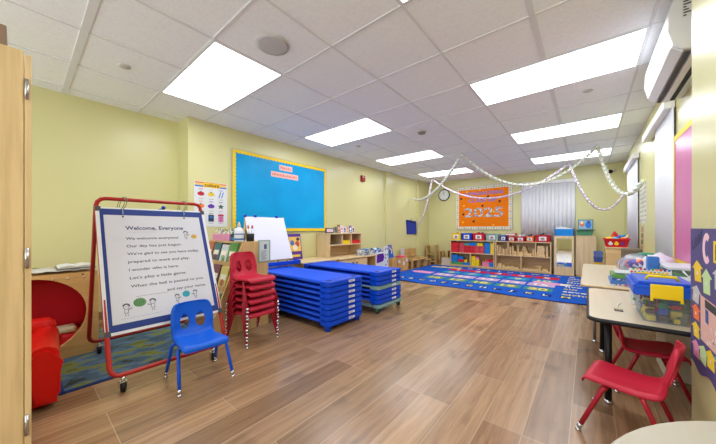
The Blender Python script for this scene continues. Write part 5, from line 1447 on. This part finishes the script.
t = thing('wall_strip', 'narrow hanging strip of small photos below the line poster', 'poster', (XR, 5.45, .72))
B().box(XR-.004, 5.36, .60, XR-.001, 5.56, 1.05).build('sheet', P(206, 190, 150, .5), t)
bb = B()
for k in range(5): bb.rect((XR-.0045, 5.54, .62+.085*k), -Y, Z, 0, 0, .16, .065, k % 3)
bb.build('photos', [P(130, 80, 60, .5, var=.3, scale=50), P(190, 140, 110, .5, var=.3, scale=50), P(96, 90, 80, .5, var=.3, scale=50)], t)

t = thing('security_camera', 'small dark dome camera on the back wall near the ceiling corner', 'camera', (.37, YB, 2.2))
B().cyl((.37, YB-.001, 2.21), (.37, YB-.03, 2.21), .045, .042, seg=20).build('base', P(226, 226, 222, .4), t)
B().ball((.36, YB-.055, 2.20), .042, 0, (1, 1, 1), 2).build('lens_dome', P(26, 26, 28, .2), t)
B().ball((.405, YB-.045, 2.225), .03, 0, (1.1, 1, .9), 2).build('bracket', P(216, 214, 206, .4), t)

# purple sign on the thick wall, reading towards the camera: left = far end
t = thing('welcome_sign', 'purple paper display with colored arrows on the thick wall by the round table', 'paper display', (.379, 1.7, .38))
SX = .3785
so = Vector((SX, 2.026, .156)); sx_ = -Y*.844; ZZ = Z*.844; n = 40
bb = B(); pts = []
Lw = .80
bot = []
for k in range(n+1):
    s = Lw*k/n
    bot.append((s, .265 + .016*sin(s*22+1.0) + .02*s))
outl = bot + [(Lw, 1.0), (0, 1.003)]
bb.prism([so + sx_*a + ZZ*bz for a, bz in outl], (-.0025, 0, 0)); bb.build('sheet', P(84, 76, 130, .6, var=.08, scale=6), t)
fs = so - X*.0032
def arrow(bb, s, z, w, h, m, tilt=0):
    p = [(-.5, -.5), (.0, -.5), (.30, -.5), (.30, .12), (.5, .12), (0, .5), (-.5, .12), (-.30, .12), (-.30, -.5)][2:]
    c, s_ = cos(tilt), sin(tilt)
    bb.flat(fs, sx_, ZZ, [(s + 2.0*w*(a*c-b_*s_), z + .82*h*(a*s_+b_*c)) for a, b_ in p], m)
    bb.disc(fs - X*.0006 + sx_*s + ZZ*(z-h*.08), sx_, ZZ, w*.11, w*.11, 7)
sc = [P(240, 206, 50, .6), P(196, 224, 160, .6), P(196, 196, 200, .6), P(240, 120, 60, .6), P(236, 150, 186, .6), P(110, 160, 210, .6), P(226, 180, 120, .6), P(230, 226, 236, .6)]
for q in ((.13, .780, .095, .135, 0, .1), (.275, .745, .085, .15, 1, .05), (.105, .655, .09, .115, 2, -.15), (.105, .560, .085, .10, 3, .05), (.105, .465, .085, .10, 0, .1), (.105, .365, .085, .11, 4, .05), (.225, .372, .085, .115, 1, -.1), (.335, .385, .085, .11, 0, .05), (.45, .40, .085, .11, 5, .05), (.44, .78, .085, .13, 2, 0)):
    bb = B(); arrow(bb, *q); bb.build('paper_arrow', sc, t)
bb = B(); bb.flat(fs - X*.0008, sx_, ZZ, [(.185, .665), (.62, .64), (.66, .50), (.62, .43), (.19, .44)], 0)
bb.flat(fs - X*.0012, sx_, ZZ, [(.255, .655), (.58, .636), (.58, .60), (.26, .615)], 1).flat(fs - X*.0012, sx_, ZZ, [(.262, .61), (.31, .606), (.31, .54), (.265, .545)], 2)
rs = random.Random(2)
for k in range(22): bb.disc(fs - X*.0012 + sx_*rs.uniform(.205, .60) + ZZ*rs.uniform(.45, .53), sx_, ZZ, .011, .011, 3)
bb.build('center_card', [P(226, 180, 170, .6), P(60, 60, 66, .6), P(70, 90, 150, .6), P(240, 220, 214, .6)], t)
bb = B()
bb.text('Lear', fs + sx_*.042 + ZZ*.885, (sx_*.93+ZZ*.36).normalized(), (ZZ*.93-sx_*.36).normalized(), h=.055, w=.17, m=0)
# a big rounded capital C cut from pink paper, then E on a yellow card
cpts = []
for k in range(17): a = radians(48 + 264*k/16); cpts.append((.275+.062*cos(a), .905+.076*sin(a)))
for k in range(17): a = radians(312 - 264*k/16); cpts.append((.275+.024*cos(a), .905+.042*sin(a)))
for k in range(16):
    q = [cpts[k], cpts[k+1], cpts[32-k], cpts[33-k]]
    bb.flat(fs, sx_, ZZ, q, 1)
bb.rect(fs, sx_, ZZ, .37, .845, .47, .945, 2)
bb.text('E', fs - X*.0008 + sx_*.42 + ZZ*.86, sx_, ZZ, h=.07, m=3, align='c', bold=True)
bb.build('lettering', [P(46, 40, 80, .6), P(240, 200, 214, .6), P(240, 206, 50, .6), P(120, 90, 40, .6)], t)

# ------------------------------------------------------------------ paper chains
def paper_chain(name, label, runs, mats, r=.034, w=.032):
    bb = B()
    i = 0
    for p, q, sag in runs:
        p, q = Vector(p), Vector(q)
        N = 60
        pts = [p.lerp(q, k/N) - Z*(4*sag*(k/N)*(1-k/N)) for k in range(N+1)]
        L = sum((b_-a).length for a, b_ in zip(pts, pts[1:]))
        cnt = max(2, int(L/(r*1.2)))
        acc = 0; ds = [0]
        for a, b_ in zip(pts, pts[1:]): acc += (b_-a).length; ds.append(acc)
        k = 0
        for c in range(cnt):
            s = (c+.5)*L/cnt
            while ds[k+1] < s and k < N-1: k += 1
            f = (s-ds[k])/(ds[k+1]-ds[k])
            o = pts[k].lerp(pts[k+1], f); d = (pts[k+1]-pts[k]).normalized()
            up = d.cross(Vector((.3, .2, 1))).normalized(); sd = d.cross(up).normalized()
            if c % 2: up, sd = sd, -up
            rr = r*1.06; prev = None
            ring = []
            for a in range(10):
                an = 2*pi*a/10
                e = d*rr*cos(an) + up*rr*.72*sin(an)
                ring.append((bb.bm.verts.new(o+e-sd*w/2), bb.bm.verts.new(o+e+sd*w/2)))
            m = i % len(mats); i += 1
            for a in range(10):
                f_ = bb.bm.faces.new((ring[a][0], ring[(a+1) % 10][0], ring[(a+1) % 10][1], ring[a][1])); f_.material_index = m; f_.smooth = True
    o = bb.build(name, mats, None, label, 'paper chain'); solidify(o, .0012)
    return o
CR = [P(232, 230, 222, .7), P(226, 226, 214, .7), P(222, 232, 220, .7)]
LI = [P(222, 206, 224, .7), P(230, 226, 232, .7), P(212, 196, 220, .7)]
c1, c2 = (-1.77, 5.11, CEIL-.03), (.12, 6.02, CEIL-.03)
paper_chain('paper_chain', 'cream paper chain swagged from the long wall across the ceiling to the windows', [((-3.75, 6.85, 1.83), c1, .30), (c1, c2, .60), (c2, (.55, 5.15, 1.62), .42)], CR, .036, .034)
d1, d2 = (-3.28, 7.15, CEIL-.03), (-.30, 7.25, CEIL-.03)
paper_chain('paper_chain', 'lilac paper chain hanging before the orange board and blue wall pocket', [((-3.70, 7.15, 1.17), d1, .24), (d1, d2, .62), (d2, (.55, 7.40, 1.70), .60)], LI, .030, .028)

# ------------------------------------------------------------------ ceiling fittings
t = thing('ceiling_speaker', 'round grey speaker grille in the ceiling beside the first light panel', 'speaker', (-1.83, 1.21, CEIL-.012))
B().lathe([(.095, .0), (.118, -.004), (.124, -.010), (.118, -.013)], (-1.83, 1.21, CEIL), 0, 32).build('rim', P(206, 205, 202, .5), t)
B().lathe([(.117, -.0135), (.10, -.015), (.02, -.016)], (-1.83, 1.21, CEIL), 0, 32).build('grille', P(200, 200, 202, .6, bump=.3, bscale=400), t)
for x, y, lab in ((-1.82, 3.63, 'round smoke detector on the ceiling between the two rows of panels'),):
    t = thing('smoke_detector', lab, 'smoke detector', (x, y, CEIL-.05))
    B().lathe([(.065, -.001), (.068, -.012), (.062, -.02)], (x, y, CEIL), 0, 24).build('base', P(206, 204, 200, .5), t)
    B().lathe([(.055, -.0205), (.048, -.040), (.030, -.046)], (x, y, CEIL), 0, 24).build('sensor_head', P(140, 138, 136, .5), t)
for x, y, lab in ((-3.05, .57, 'recessed sprinkler cover plate on the ceiling near the tall cabinet'), (-2.97, 3.61, 'small sprinkler plate on the ceiling past the second light panel'), (.0, 3.62, 'sprinkler cover plate on the ceiling behind the long window side panel')):
    t = thing('sprinkler_plate', lab, 'sprinkler', (x, y, CEIL-.01), 'ceiling sprinkler plates')
    B().lathe([(.042, -.001), (.045, -.006), (.040, -.010)], (x, y, CEIL), 0, 24).build('plate', P(212, 210, 206, .4), t)
    B().lathe([(.030, -.0105), (.024, -.016), (.010, -.018)], (x, y, CEIL), 0, 16).build('cap', P(190, 188, 184, .4), t)
# scrap of paper on the floor
bb = B(); bb.prism([(-.98, .55, .001), (-.95, .54, .001), (-.945, .553, .006), (-.975, .563, .007)], (0, 0, .002))
